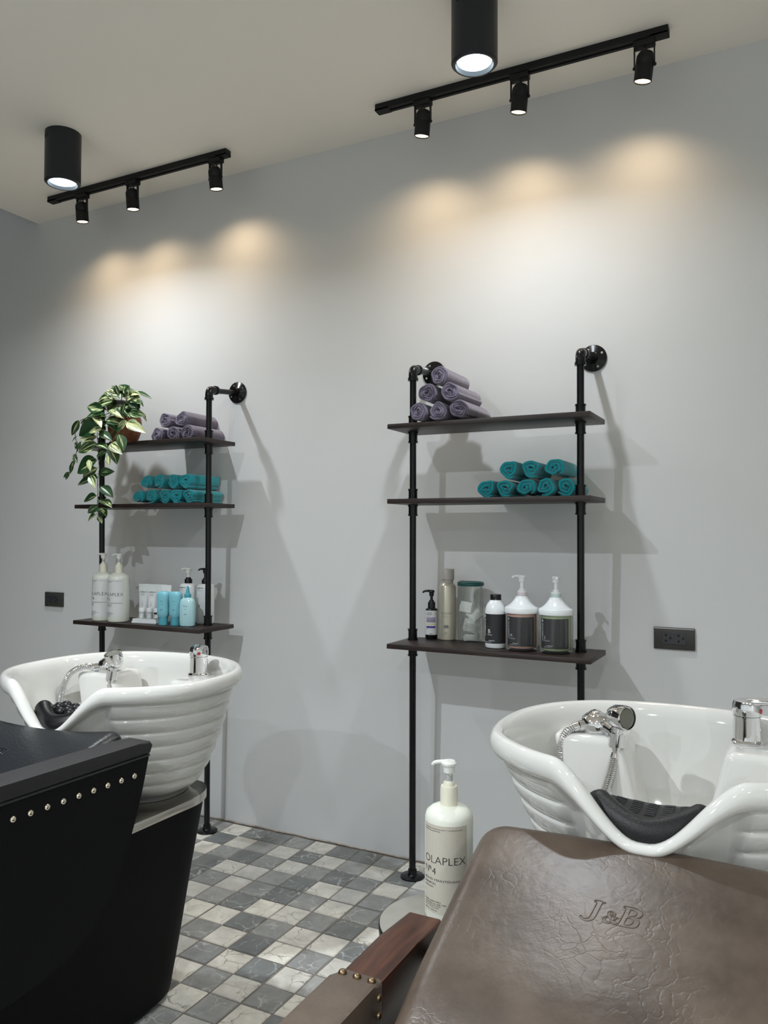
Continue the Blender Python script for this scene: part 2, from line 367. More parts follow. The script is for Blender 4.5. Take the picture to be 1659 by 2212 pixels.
def fix(bm):
    bmesh.ops.recalc_face_normals(bm, faces=bm.faces[:])
    return bm

# writing -----------------------------------------------------------
_tcache = {}
def text_geo(s, size=1.0, thin=0.0, shear=0.0, space=1.0):
    key = (s, thin, shear, space)
    if key not in _tcache:
        cu = bpy.data.curves.new('txt', 'FONT'); cu.body = s; cu.size = 1.0; cu.resolution_u = 3; cu.offset = thin; cu.shear = shear; cu.space_character = space
        ob = bpy.data.objects.new('txt', cu); COL.objects.link(ob); bpy.context.view_layer.update()
        me = bpy.data.meshes.new_from_object(ob.evaluated_get(bpy.context.evaluated_depsgraph_get()))
        vs = [(v.co.x, v.co.y) for v in me.vertices]; fs = [tuple(p.vertices) for p in me.polygons]
        w = max([v[0] for v in vs] or [1])
        bpy.data.objects.remove(ob); bpy.data.curves.remove(cu); bpy.data.meshes.remove(me)
        _tcache[key] = (vs, fs, w)
    return _tcache[key]

def put_text(bm, s, surf, x, z, h, mi, thin=0.0, width=None, rot=0, shear=0.0, space=1.0, off=0.0003, center=False):
    """h = cap height in metres; surf(x, z, off) maps label plane to local space"""
    vs, fs, w = text_geo(s, 1.0, thin, shear, space)
    k = h/0.70; kx = k if width is None else width/w
    x0 = -w*kx/2 if center else 0
    nv = []
    for a, b in vs:
        u, v = a*kx+x0, b*k
        if rot == -90: u, v = v, -u
        nv.append(bm.verts.new(surf(x+u, z+v, off)))
    for f in fs:
        try:
            q = bm.faces.new([nv[i] for i in f]); q.material_index = mi
        except ValueError: pass

def put_rect(bm, surf, x0, z0, x1, z1, mi, off=0.0002, n=12):
    cols = []
    for i in range(n+1):
        x = x0+(x1-x0)*i/n; cols.append((bm.verts.new(surf(x, z0, off)), bm.verts.new(surf(x, z1, off))))
    for a, b in zip(cols, cols[1:]):
        f = bm.faces.new((a[0], b[0], b[1], a[1])); f.material_index = mi

def cyl_surf(r, face=0.0, cx=0.0, cy=0.0, sy=1.0):
    def s(x, z, o):
        a = x/r+face
        return (cx+(r+o)*sin(a), cy-sy*(r+o)*cos(a), z)
    return s
def flat_surf(y, ang=0.0):
    return lambda x, z, o: (x*cos(ang)-(y-o)*sin(ang), x*sin(ang)+(y-o)*cos(ang), z)

# ------------------------------------------------------------ the room
def struct(name, bm, m, smooth=False):
    o = mk(name, fix(bm), m, smooth=smooth); o['kind'] = 'structure'; return o
XL, XR, YF, HI = -6.0, 3.0, -5.6, 3.35
bm = bmesh.new(); box(bm, XL, XR, 0, 0.12, -0.05, HI+0.1); struct('wall_back', bm, M_wall)
bm = bmesh.new(); box(bm, XL-0.12, XL, YF, 0.12, -0.05, HI+0.1); struct('wall_left', bm, M_shade)
bm = bmesh.new(); box(bm, XR, XR+0.12, YF, 0.12, -0.05, HI+0.1); struct('wall_right', bm, M_bounce)
# front wall with an unseen glazed opening, added to let world light in
bm = bmesh.new(); box(bm, XL, XR, YF-0.12, YF, 2.5, HI+0.1); box(bm, XL, XR, YF-0.12, YF, -0.05, 0.4); box(bm, XL, -4.6, YF-0.12, YF, 0.4, 2.5); box(bm, 1.8, XR, YF-0.12, YF, 0.4, 2.5)
struct('wall_front', bm, M_bounce)
bm = bmesh.new()
for x in (-4.6, -2.47, -0.33, 1.75): box(bm, x, x+0.05, YF-0.09, YF-0.03, 0.4, 2.5)
box(bm, -4.6, 1.8, YF-0.09, YF-0.03, 0.4, 0.46); box(bm, -4.6, 1.8, YF-0.09, YF-0.03, 2.44, 2.5)
wf = struct('added_window_1', bm, M_matblack)
bm = bmesh.new(); box(bm, -4.55, 1.75, YF-0.065, YF-0.057, 0.46, 2.44); mk('added_window_pane', fix(bm), M_glass, wf, smooth=False)
# lowered ceiling ends at a clean edge, a higher ceiling lies beyond it
bm = bmesh.new(); box(bm, -3.40, XR, YF, 0, CEIL, CEIL+0.30); struct('ceiling', bm, M_ceil)
bm = bmesh.new(); box(bm, XL, -3.40, YF, 0, HI, HI+0.1); struct('ceiling_high', bm, M_shade)

# floor: grout bed and real tiles, four by four to a slab
TS = 0.1025; X0 = -1.3025; Y0 = -0.011
PATS = [["LDDM", "DLML", "LMDM", "MDLL"], ["MDML", "DLLM", "LDML", "MLDL"], ["LMLD", "MLML", "LDLM", "DLML"]]
bm = bmesh.new(); box(bm, XL, XR, YF, 0, -0.06, -0.0025, mi=0)
lay = bm.loops.layers.color.new('tone'); rng = random.Random(5)
ni0, ni1 = int((XL-X0)/TS)-1, int((XR-X0)/TS)+1
for i in range(ni0, ni1):
    for j in range(0, int(-YF/TS)+1):
        bi, bj = i // 4, j // 4
        pat = PATS[bj % 3]; ch = pat[j % 4][i % 4]
        if bj >= 3 and (bi+bj) % 2: ch = pat[3-(j % 4)][i % 4]
        tone = {'L': 0.92, 'M': 0.52, 'D': 0.10}[ch] + rng.uniform(-0.09, 0.09)
        g = 0.0023
        gx0 = 0.0035 if i % 4 == 0 else g; gx1 = 0.0035 if i % 4 == 3 else g
        gy0 = 0.0035 if j % 4 == 3 else g; gy1 = 0.0035 if j % 4 == 0 else g
        x0, x1 = X0+i*TS+gx0, X0+(i+1)*TS-gx1; y1, y0 = Y0-j*TS-gy1, Y0-(j+1)*TS+gy0
        if x0 < XL: x0 = XL
        if x1 > XR: x1 = XR
        if x1 <= x0 or y0 < YF: continue
        b = 0.0022; jt = [rng.uniform(-0.0012, 0.0012) for _ in range(8)]
        lo = [bm.verts.new(p) for p in ((x0, y0, -0.0028), (x1, y0, -0.0028), (x1, y1, -0.0028), (x0, y1, -0.0028))]
        hi = [bm.verts.new(p) for p in ((x0+b+jt[0], y0+b+jt[1], 0), (x1-b+jt[2], y0+b+jt[3], 0), (x1-b+jt[4], y1-b+jt[5], 0), (x0+b+jt[6], y1-b+jt[7], 0))]
        col = (min(1, max(0, tone)), rng.random(), rng.random(), 1)
        for f in [hi] + [(lo[k], lo[(k+1) % 4], hi[(k+1) % 4], hi[k]) for k in range(4)]:
            q = bm.faces.new(f); q.material_index = 1
            for l in q.loops: l[lay] = col
me = bpy.data.meshes.new('floor'); bm.to_mesh(me); bm.free(); me.materials.append(M_grout); me.materials.append(M_tile)
fl = bpy.data.objects.new('floor', me); COL.objects.link(fl); fl['kind'] = 'structure'
bm = bmesh.new(); path = [(x/20.0, -0.004+0.0015*sin(x*1.7), 0.0015+0.002*abs(sin(x*0.9))) for x in range(-90, 60)]
tube(bm, path, lambda i, f: 0.0028+0.0010*sin(i*2.3), seg=8); o = mk('trim_1', fix(bm), M_caulk); o['kind'] = 'structure'

# ------------------------------------------------------------ ceiling lamps
def lamp(name, kind, parent, loc, energy, col, rot=(0, 0, 0), **kw):
    d = bpy.data.lights.new(name, kind); d.energy = energy; d.color = col
    for k, v in kw.items(): setattr(d, k, v)
    o = bpy.data.objects.new(name, d); COL.objects.link(o); o.parent = parent; o.location = loc; o.rotation_euler = rot
    return o

def downlight(x, y, label, power=1.0):
    t = thing('ceiling_downlight', (x, y, CEIL), label, 'ceiling light', group='black cylinder downlights on the ceiling')
    R, H = 0.0675, 0.20
    bm = bmesh.new()
    lathe(bm, [(0.0, 0), (R, 0), (R, -H+0.006), (R-0.006, -H), (R-0.012, -H), (R-0.014, -H+0.018), (0.0, -H+0.018)], 48)
    mk('housing', fix(bm), M_canblack, t)
    for k in range(3):
        for s in (-1, 1):
            bm = bmesh.new(); a = -2.05+0.16*k if s < 0 else 1.2+0.16*k
            m4 = Matrix.Rotation(a, 4, 'Z') @ Matrix.Translation((R, 0, -0.028)) @ Matrix.Rotation(0.35, 4, 'X')
            vs = box(bm, -0.001, 0.0006, -0.0022, 0.0022, -0.010, 0.010)
            bmesh.ops.transform(bm, matrix=m4, verts=vs)
            mk('vent_slot', fix(bm), M_hole, t)
    bm = bmesh.new(); lathe(bm, [(0, -H+0.010), (0.030, -H+0.009), (R-0.0165, -H+0.0125), (R-0.0165, -H+0.016), (0, -H+0.016)], 48)
    mk('lamp_lens', fix(bm), E_down, t)
    lamp('downlight_lamp', 'AREA', t, (0, 0, -H-0.003), DOWN_W*power, DOWN_COL, shape='DISK', size=0.06, spread=radians(DOWN_ANG))
    return t
downlight(-2.54, -0.585, 'black cylinder downlight above the left track, nearer the plant', 0.95)
downlight(-0.815, -0.60, 'black cylinder downlight at the top edge, above the right track', 0.80)
for x, y, n in ((0.95, -0.60, 'nearest the right wall in the back row'), (-1.70, -2.5, 'left one of the middle row'), (0.10, -2.5, 'centre one of the middle row'), (1.90, -2.5, 'right one of the middle row'),
                (-1.70, -4.3, 'left one of the front row'), (0.10, -4.3, 'centre one of the front row'), (1.90, -4.3, 'right one of the front row')):
    downlight(x, y, 'added unseen fill downlight on the ceiling, '+n, 0.12 if y > -1 else (3.9 if y > -3 and x < -1 else (0.3 if y > -3 else 3.9)))  # these rows are added out of view as fill light for the room

def track(x0, x1, y, xs, where, tilts, yaw=0.0):
    t = thing('track_light', ((x0+x1)/2, y, CEIL), 'black ceiling track with three warm spot heads, '+where, 'track light', group='black ceiling spot tracks')
    cx = (x0+x1)/2
    bm = bmesh.new()
    box(bm, x0-cx, x1-cx, -0.0175, 0.0175, -0.020, 0, 0.0015, 1)
    box(bm, x0-cx, x1-cx, -0.0175, -0.006, -0.024, -0.019); box(bm, x0-cx, x1-cx, 0.006, 0.0175, -0.024, -0.019)
    for s in (x0-cx, x1-cx-0.055): box(bm, s, s+0.055, -0.0175, 0.0175, -0.026, -0.018, 0.001, 1)
    mk('track_rail', fix(bm), M_matblack, t)
    for x, tl in zip(xs, tilts):
        X = x-cx
        zc = -0.105; RZ = Matrix.Rotation(yaw, 4, 'Y') @ Matrix.Rotation(tl, 4, 'X')
        bm = bmesh.new()
        lathe(bm, [(0, 0.045), (0.012, 0.045), (0.020, 0.041), (0.0265, 0.030), (0.0275, 0.026), (0.0275, 0.006), (0.0262, 0.004), (0.0275, 0.002), (0.0275, -0.044), (0.0258, -0.046), (0.0245, -0.044), (0.0245, -0.035), (0, -0.035)], 36)
        bmesh.ops.transform(bm, matrix=RZ, verts=bm.verts[:])
        can = mk('spot_head', fix(bm), M_matblack, t, loc=(X, 0, zc))
        bm = bmesh.new()
        box(bm, -0.032, 0.032, -0.016, 0.016, -zc-0.044, -zc-0.024, 0.003, 2)
        for s in (-1, 1):
            box(bm, s*0.0300-0.0018, s*0.0300+0.0018, -0.006, 0.006, -0.004, -zc-0.040, 0.0008, 1)
            m4 = align((s*0.0275, 0, 0), (s, 0, 0)); lathe(bm, [(0, 0), (0.005, 0), (0.005, 0.006), (0.0035, 0.008), (0, 0.008)], 14, axis=m4)
        mk('bracket', fix(bm), M_matblack, can)
        bm = bmesh.new(); tube(bm, smooth_path([(0, 0, -zc-0.045), (0.006, 0.002, 0.052), (-0.004, 0.001, 0.047), (0, 0, 0.038)]), 0.0022, 8)
        mk('cable', fix(bm), M_black_pl, can)
        bm = bmesh.new(); lathe(bm, [(0, -0.0445), (0.012, -0.0443), (0.0236, -0.042), (0.0236, -0.037), (0, -0.037)], 32)
        bmesh.ops.transform(bm, matrix=RZ, verts=bm.verts[:])
        mk('lamp_lens', fix(bm), E_spot, can)
        d = RZ @ Vector((0, 0, -0.047))
        lamp('spot_lamp', 'SPOT', can, d, SPOT_W, SPOT_COL, rot=(tl, yaw, 0), spot_size=radians(SPOT_ANG), spot_blend=1.0, shadow_soft_size=0.018)
    return t
TL = radians(8)
track(-3.085, -2.04, -0.190, (-2.875, -2.565, -2.105), 'left one, above the plant shelf', (TL*0.7, TL*0.7, TL*1.1))
track(-1.345, -0.327, -0.205, (-1.16, -0.803, -0.400), 'right one, above the six-towel pyramid', (TL, TL*1.1, TL*1.0), radians(9))

# ------------------------------------------------------------ pipe shelves
Z1, Z2, Z3, TH = 1.613, 1.3526, 0.852, 0.0165
def shelf_unit(xc, poles, label, n):
    t = thing('pipe_shelf', (xc, -0.19, 0), label, 'shelf', group='black pipe wall shelves')
    y0 = 0.19
    for z in (Z1, Z2, Z3):
        bm = bmesh.new(); box(bm, -0.350, 0.350, -0.297+y0, -0.080+y0, z-TH, z, 0.0015, 2); mk('shelf_board', fix(bm), M_shelf, t)
    for (xt, xb) in poles:
        yt, yb = -0.19+y0, -0.135+y0; zt, zb = 1.812, 0.006
        def at(z):
            f = (z-zb)/(zt-zb); return Vector((xb+(xt-xb)*f-xc, yb+(yt-yb)*f, z))
        bm = bmesh.new()
        tube(bm, [at(zb+0.01), at(zt-0.02)], 0.0118, 20)
        mk('pipe', fix(bm), M_black, t)
        bm = bmesh.new()
        tube(bm, [at(zt)+Vector((0, 0.02, 0.008)), Vector((xt-xc, y0-0.012, 1.836))], 0.0112, 18)
        mk('pipe', fix(bm), M_black, t)
        # elbow
        bm = bmesh.new(); e = at(zt); tp = e+Vector((0, 0.005, 0.014))
        tube(bm, smooth_path([e+Vector((0, 0, -0.030)), e+Vector((0, 0, -0.010)), e+Vector((0, 0.006, 0.006)), e+Vector((0, 0.022, 0.010)), e+Vector((0, 0.040, 0.012))], 5), 0.0162, 20)
        tube(bm, [e+Vector((0, 0, -0.034)), e+Vector((0, 0, -0.024))], 0.0188, 20)
        tube(bm, [e+Vector((0, 0.036, 0.0115)), e+Vector((0, 0.046, 0.0128))], 0.0188, 20)
        mk('elbow_fitting', fix(bm), M_black, t)
        # wall flange
        bm = bmesh.new(); m4 = align((xt-xc-0.012*0, y0, 1.838), (0, -1, 0))
        lathe(bm, [(0, 0), (0.046, 0), (0.046, 0.005), (0.044, 0.0065), (0.022, 0.008), (0.0175, 0.012), (0.0165, 0.030), (0, 0.030)], 36, axis=m4)
        fo = mk('wall_flange', fix(bm), M_black, t)
        for k in range(4):
            bm = bmesh.new(); a = k*pi/2+0.5; m5 = align((xt-xc+0.034*cos(a), y0-0.0062, 1.838+0.034*sin(a)), (0, -1, 0))
            lathe(bm, [(0, 0), (0.0042, 0), (0.0040, 0.0012), (0.002, 0.0015), (0, 0.0008)], 12, axis=m5)
            mk('screw', fix(bm), M_screw, fo)
        # floor flange
        bm = bmesh.new(); b = at(0.0)
        lathe(bm, [(0, 0), (0.043, 0), (0.043, 0.005), (0.041, 0.0065), (0.020, 0.009), (0.0165, 0.013), (0.0155, 0.028), (0, 0.028)], 36, c=(b.x, b.y, 0))
        mk('floor_flange', fix(bm), M_black, t)
        for z in (Z1, Z2, Z3):
            for s in (1, -1):
                bm = bmesh.new()
                za = z if s > 0 else z-TH
                q = [at(za), at(za+s*0.007), at(za+s*0.0075), at(za+s*0.034), at(za+s*0.0345), at(za+s*0.040)]
                rr = [0.0182, 0.0182, 0.0160, 0.0160, 0.0178, 0.0178]
                tube(bm, q, lambda i, f: rr[i], 20)
                mk('pipe_coupling', fix(bm), M_black, t)
    return t
shelf_unit(-0.9016, ((-1.203, -1.227), (-0.606, -0.622)), 'black pipe and dark wood wall shelf with the six purple towels and dark-labelled jars', 1)
shelf_unit(-2.4274, ((-2.735, -2.760), (-2.128, -2.165)), 'black pipe and dark wood wall shelf with the trailing plant', 2)

# ------------------------------------------------------------ wall outlets
def outlet(x0, x1, z0, z1, label):
    xc, zc = (x0+x1)/2, (z0+z1)/2; w, h = (x1-x0)/2, (z1-z0)/2
    t = thing('wall_outlet', (xc, 0, zc), label, 'power outlet', group='dark double wall outlets')
    bm = bmesh.new(); box(bm, -w, w, -0.009, 0, -h, h, 0.0015, 2); mk('cover_plate', fix(bm), M_outlet, t)
    bm = bmesh.new(); box(bm, -w*0.60, w*0.58, -0.0105, -0.008, -h*0.50, h*0.58, 0.0006, 1); ins = mk('socket_insert', fix(bm), M_outlet2, t)
    for sx in (-w*0.40, w*0.22):
        for dx, dz in ((0, h*0.30), (0, -h*0.22), (w*0.22, h*0.05)):
            bm = bmesh.new()
            prism_pts = [(-0.0035, -0.003), (0.0035, -0.003), (0.0025, 0.0035), (-0.0025, 0.0035)]
            vs = prism(bm, prism_pts, 0, 0.0008)
            bmesh.ops.transform(bm, matrix=Matrix.Translation((sx+dx, -0.0104, dz)) @ Matrix.Rotation(pi/2, 4, 'X') , verts=vs)
            mk('slot', fix(bm), M_hole, ins)
    bm = bmesh.new(); box(bm, -w+0.002, w-0.002, -0.0094, -0.0086, h-0.0042, h-0.0020); mk('bright_edge', fix(bm), M_screw, t)
outlet(-0.411, -0.284, 0.858, 0.929, 'dark grey double outlet right of the right pipe shelf')
outlet(-3.302, -3.176, 0.867, 0.937, 'dark grey double outlet left of the plant shelf')

# ------------------------------------------------------------ rolled towels
def towel_mesh(name, seed, r, L, m, t=0.0088):
    rg = random.Random(seed); p = t*1.10; N = (r-0.0075)/p; nu = int(N*34)
    bm = bmesh.new(); rings = []
    ph = rg.uniform(0, 6.28); dirn = rg.choice((-1, 1)); squx, squz = rg.uniform(1.0, 1.05), rg.uniform(0.94, 0.98)
    a1, a2, k1 = rg.uniform(0, 6), rg.uniform(0, 6), rg.choice((2, 3))
    prof = []
    cr = t*0.46
    for k in range(5):
        a = pi/2*k/4; prof.append((-L/2+cr-cr*cos(a) , t/2-cr+cr*sin(a)))
    prof.append((0, t/2))
    for k in range(5):
        a = pi/2*k/4; prof.append((L/2-cr+cr*sin(a), t/2-cr+cr*cos(a)))
    for k in range(5):
        a = pi/2*k/4; prof.append((L/2-cr+cr*cos(a), -t/2+cr-cr*sin(a)))
    prof.append((0, -t/2))
    for k in range(5):
        a = pi/2*k/4; prof.append((-L/2+cr-cr*sin(a), -t/2+cr-cr*cos(a)))
    for i in range(nu+1):
        th = 2*pi*N*i/nu; rho = r-t/2-p*(2*pi*N-th)/(2*pi); inn = 1-rho/r
        w = 1+inn*(0.30*sin(k1*th+a1)+0.16*sin(5*th+a2))+0.012*sin(2*th+a2)
        edge = min(1, min(i, nu-i)/3.0*0.6+0.4)
        shy = 0.0035*sin(th*0.9+a2)+0.002*sin(th*2.3+a1)
        ring = []
        for y, d in prof:
            q = rho*w+d*edge
            ang = dirn*th+ph
            ring.append(bm.verts.new((q*cos(ang)*squx, y+shy+L/2, q*sin(ang)*squz)))
        rings.append(ring)
    n = len(prof)
    for a, b in zip(rings, rings[1:]):
        for k in range(n): bm.faces.new((a[k], a[(k+1) % n], b[(k+1) % n], b[k]))
    bm.faces.new(rings[0][::-1]); bm.faces.new(rings[-1])
    zmin = min(v.co.z for v in bm.verts)
    fix(bm); me = bpy.data.meshes.new(name); bm.to_mesh(me); bm.free(); me.materials.append(m)
    me.polygons.foreach_set('use_smooth', [True]*len(me.polygons))
    return me, -zmin
def towel_set(kind, me_list, spots, label_of, group):
    for i, (x, z, y, rz, row, k) in enumerate(spots):
        me, zm = me_list[i % len(me_list)]
        o = bpy.data.objects.new('rolled_towel', me); COL.objects.link(o)
        o.location = (x, y, z); o.rotation_euler = (0, rg_rot.uniform(-0.25, 0.25), rz)
        tag(o, label_of(row, k), 'towel', group)
rg_rot = random.Random(3)
PUR = [towel_mesh('purple_roll', s, 0.0355, 0.205, M_purple, 0.0076) for s in (1, 2, 3, 4, 5)]
TEA = [towel_mesh('teal_roll', s, 0.0352, 0.193, M_teal, 0.0105) for s in (11, 12, 13, 14, 15)]
ordn = {1: 'leftmost', 2: 'second from left', 3: 'third from left', 4: 'fourth from left', 5: 'fifth from left'}
def lab(col, where, rows):
    def f(row, k):
        n = rows[row]
        pos = 'single' if n == 1 else ('rightmost' if k == n else ordn[k])
        return '%s rolled towel, %s of %s row on %s' % (col, pos, row, where)
    return f
zp = Z1+0.0345
towel_set('p', PUR, [(-1.134, zp, -0.300, 0.00, 'bottom', 1), (-1.060, zp, -0.300, 0.02, 'bottom', 2), (-0.985, zp, -0.300, -0.02, 'bottom', 3),
                     (-1.100, zp+0.0615, -0.300, 0.03, 'middle', 1), (-1.015, zp+0.0625, -0.302, -0.03, 'middle', 2), (-1.057, zp+0.118, -0.298, 0.0, 'top', 1)],
          lab('dusty purple', 'the right shelf', {'bottom': 3, 'middle': 2, 'top': 1}), 'purple towels on the right shelf')
YB = -0.203
towel_set('p', PUR[1:], [(-2.400, zp+0.001, YB, 0.0, 'bottom', 1), (-2.309, zp, YB, 0.02, 'bottom', 2), (-2.232, zp, YB, 0.0, 'bottom', 3),
                         (-2.354, zp+0.0620, YB, -0.02, 'top', 1), (-2.262, zp+0.0620, YB, 0.02, 'top', 2)],
          lab('dusty purple', 'the plant shelf', {'bottom': 3, 'top': 2}), 'purple towels on the left shelf')
zt = Z2+0.0345
towel_set('t', TEA, [(-0.921, zt, YB, 0.0, 'bottom', 1), (-0.854, zt, YB, 0.02, 'bottom', 2), (-0.787, zt, YB+0.004, 0.0, 'bottom', 3), (-0.720, zt, YB, 0.0, 'bottom', 4), (-0.655, zt, YB+0.01, 0.0, 'bottom', 5),
                     (-0.841, zt+0.0630, YB, 0.02, 'top', 1), (-0.766, zt+0.0630, YB, 0.0, 'top', 2), (-0.691, zt+0.0630, YB, 0.0, 'top', 3)],
          lab('teal', 'the right shelf', {'bottom': 5, 'top': 3}), 'teal towels on the right shelf')
towel_set('t', TEA[2:]+TEA[:2], [(-2.502, zt, YB, 0.0, 'bottom', 1), (-2.428, zt, YB, 0.02, 'bottom', 2), (-2.356, zt, YB+0.004, 0.0, 'bottom', 3), (-2.287, zt, YB, 0.0, 'bottom', 4), (-2.220, zt, YB, 0.0, 'bottom', 5),
                     (-2.457, zt+0.0620, YB, 0.02, 'top', 1), (-2.386, zt+0.0630, YB, 0.0, 'top', 2), (-2.306, zt+0.0630, YB, 0.0, 'top', 3), (-2.238, zt+0.0630, YB, 0.0, 'top', 4)],
          lab('teal', 'the plant shelf', {'bottom': 5, 'top': 4}), 'teal towels on the left shelf')
#PART2

# ------------------------------------------------------------ wash basins
def sgn(v): return 1 if v >= 0 else -1
def sstep(a, b, x):
    t = min(1, max(0, (x-a)/(b-a))); return t*t*(3-2*t)

def basin(cx, cy, dz, label, pillow_bumps, plabel, rz=0.0):
    """origin: plan centre of the rim, on the plate of the pedestal"""
    ZB = 0.512+dz
    t = thing('wash_basin', (cx, cy, ZB), label, 'wash basin', rz, group='white ribbed salon basins')
    ZR = 0.858+dz
    HX, HYB, HYF = 0.328, 0.285, 0.283
    NT = 288
    def outline(a):
        c, s = cos(a), sin(a); n = 2.25
        x = HX*sgn(c)*abs(c)**(2/n); y = (HYB if s > 0 else HYF)*sgn(s)*abs(s)**(2/n)
        # flatter shoulders at the front
        if y < 0: x *= 1-0.05*sstep(0.12, 0.27, -y)
        return x, y
    def notch(x, y):
        if y > -0.12: return 0.0
        return (1-sstep(0.008, 0.163, abs(x)))*sstep(0.12, 0.22, -y)
    NB = 7
    def ring(s, zf, cyo=0.0, rib=0.0):
        out = []
        for i in range(NT):
            a = 2*pi*i/NT; x, y = outline(a)
            zr = ZR-0.110*notch(x, y)+0.004*sstep(0, 0.28, y)
            k = s
            front = (1-sstep(0.150, 0.178, abs(x)))*sstep(0.10, 0.14, -y)
            k = k + rib*(1-front)
            if rib is not None and s < 0.945 and zf[0] == 'o': k = k-0.035*front
            z = zr+zf[1]*(1-0.55*notch(x, y)) if zf[0] == 'r' else (ZB+(zr-0.048-ZB)*zf[1] if zf[0] == 'o' else (zr-0.030)+(ZB+0.085-(zr-0.030))*zf[1])
            out.append(Vector((x*k, y*k+cyo, z-ZB)))
        return out
    rings = []
    rings.append(ring(0.40, ('o', 0.0), 0.055)); rings.append(ring(0.455, ('o', 0.0), 0.055)); rings.append(ring(0.470, ('o', 0.02), 0.055))
    nseg = NB*9
    for i in range(0, nseg+1):
        h = 0.06+0.94*i/nseg; fr = (i % 9)/9.0 if i < nseg else 0.999
        s = 0.42+0.50*(h**0.60); bulge = 0.038*(sin(pi*min(1, fr*0.94+0.01))**0.34-0.60)
        rings.append(ring(s, ('o', h), 0.055*(1-h), bulge if i < nseg else -0.006))
    for s, dzz in ((0.925, -0.046), (0.955, -0.045), (0.982, -0.039), (0.997, -0.030), (1.0, -0.020), (0.995, -0.012), (0.980, -0.003), (0.958, 0.0), (0.935, -0.001), (0.912, -0.006), (0.893, -0.015)):
        rings.append(ring(s, ('r', dzz)))
    for s, k, in ((0.872, 0.0), (0.855, 0.08), (0.825, 0.2), (0.775, 0.4), (0.71, 0.6), (0.63, 0.8), (0.55, 0.92), (0.46, 0.985), (0.32, 1.02), (0.18, 1.04), (0.08, 1.05)):
        rings.append(ring(s, ('i', k), 0.03*k))
    bm = bmesh.new(); V = [[bm.verts.new(p) for p in R] for R in rings]
    for a, b in zip(V, V[1:]):
        for i in range(NT):
            j = (i+1) % NT; bm.faces.new((a[i], a[j], b[j], b[i]))
    bm.faces.new(V[0][::-1]); bm.faces.new(V[-1])
    fix(bm)
    # two moulded ledges at the back corners carry the fittings
    lz = 0.820+dz-ZB
    for sx in (-1, 1):
        vs = box(bm, sx*0.168-0.070, sx*0.168+0.070, 0.070, 0.200, 0.10, lz, 0)
        for v in vs:
            if v.co.z < 0.2: v.co.x -= sx*0.055; v.co.y -= 0.02
        es = {e for v in vs for e in v.link_edges}
        bmesh.ops.bevel(bm, geom=list(es), offset=0.016, segments=5, profile=0.5, affect='EDGES')
    mk('bowl', bm, M_ceramic, t, ang=50)
    # hose holder on the left ledge
    hx, hy = -0.158, 0.125
    bm = bmesh.new(); lathe(bm, [(0, 0), (0.033, 0), (0.0345, 0.003), (0.034, 0.020), (0.030, 0.029), (0.020, 0.036), (0.008, 0.039), (0, 0.0395)], 36, c=(hx, hy, lz))
    tube(bm, [(hx-0.012, hy-0.016, lz+0.014), (hx-0.030, hy-0.030, lz+0.012)], 0.0115, 18)
    tube(bm, [(hx+0.012, hy-0.010, lz+0.016), (hx+0.040, hy-0.036, lz+0.008)], 0.011, 18, ell=(1.2, 0.9))
    tube(bm, smooth_path([(hx+0.018, hy+0.016, lz+0.026), (hx, hy, lz+0.040), (hx-0.02, hy-0.018, lz+0.026)], 5), 0.0075, 10, ell=(0.6, 1.6))
    mk('hose_holder', fix(bm), M_chrome, t)
    # ring clip and shower head resting in it
    gx, gy, gz = hx+0.052, hy-0.048, lz-0.002
    tilt = Vector((0.10, 0.10, 1)).normalized()
    bm = bmesh.new(); lathe(bm, [(0.0115, -0.013), (0.0165, -0.013), (0.0165, 0.013), (0.0115, 0.013), (0.0115, -0.013)], 28, axis=align((gx, gy, gz), tilt))
    mk('ring_clip', fix(bm), M_chrome, t)
    face = Vector((0.80, -0.55, 0.05)).normalized() if cx > -1 else Vector((-0.10, -0.35, 0.95)).normalized()
    hp = Vector((gx, gy, gz))+tilt*0.046
    sh_b = bmesh.new()
    tube(sh_b, [Vector((gx, gy, gz))-tilt*0.028, Vector((gx, gy, gz))-tilt*0.012, Vector((gx, gy, gz))+tilt*0.014, hp-tilt*0.008], lambda i, f: (0.0078, 0.0105, 0.0108, 0.0100)[i], 20)
    lathe(sh_b, [(0, -0.026), (0.010, -0.026), (0.018, -0.021), (0.0235, -0.010), (0.0245, 0.0), (0.0238, 0.0005), (0.0245, 0.001), (0.0255, 0.014), (0.0245, 0.021), (0.0222, 0.0225), (0.0215, 0.018), (0, 0.018)], 40, axis=align(hp, face))
    sh = mk('shower_head', fix(sh_b), M_chrome, t)
    bm = bmesh.new(); lathe(bm, [(0, 0.0185), (0.017, 0.0185), (0.019, 0.0205), (0.0205, 0.0185), (0.0205, 0.0175), (0, 0.0175)], 32, axis=align(hp, face))
    mk('spray_face', fix(bm), M_chrome_dark, sh)
    # metal hose looping through the bowl
    s0 = Vector((hx-0.030, hy-0.030, lz+0.012)); e0 = Vector((gx, gy, gz))-tilt*0.028
    if cx > -1:
        mid = [s0, s0+Vector((-0.020, -0.014, -0.010)), s0+Vector((-0.032, -0.022, -0.045)), s0+Vector((-0.028, -0.035, -0.110)), s0+Vector((0.000, -0.075, -0.170)), s0+Vector((0.040, -0.110, -0.190)), e0+Vector((-0.030, -0.075, -0.130)), e0+Vector((-0.018, -0.050, -0.085)), e0+Vector((-0.006, -0.018, -0.035)), e0]
    else:
        mid = [s0, s0+Vector((-0.022, -0.024, 0.004)), s0+Vector((-0.050, -0.052, -0.020)), s0+Vector((-0.060, -0.070, -0.080)), s0+Vector((-0.045, -0.085, -0.160)), s0+Vector((0.020, -0.100, -0.200)), e0+Vector((0.012, -0.040, -0.140)), e0+Vector((0.010, -0.014, -0.060)), e0]
    path = smooth_path(mid, 30)
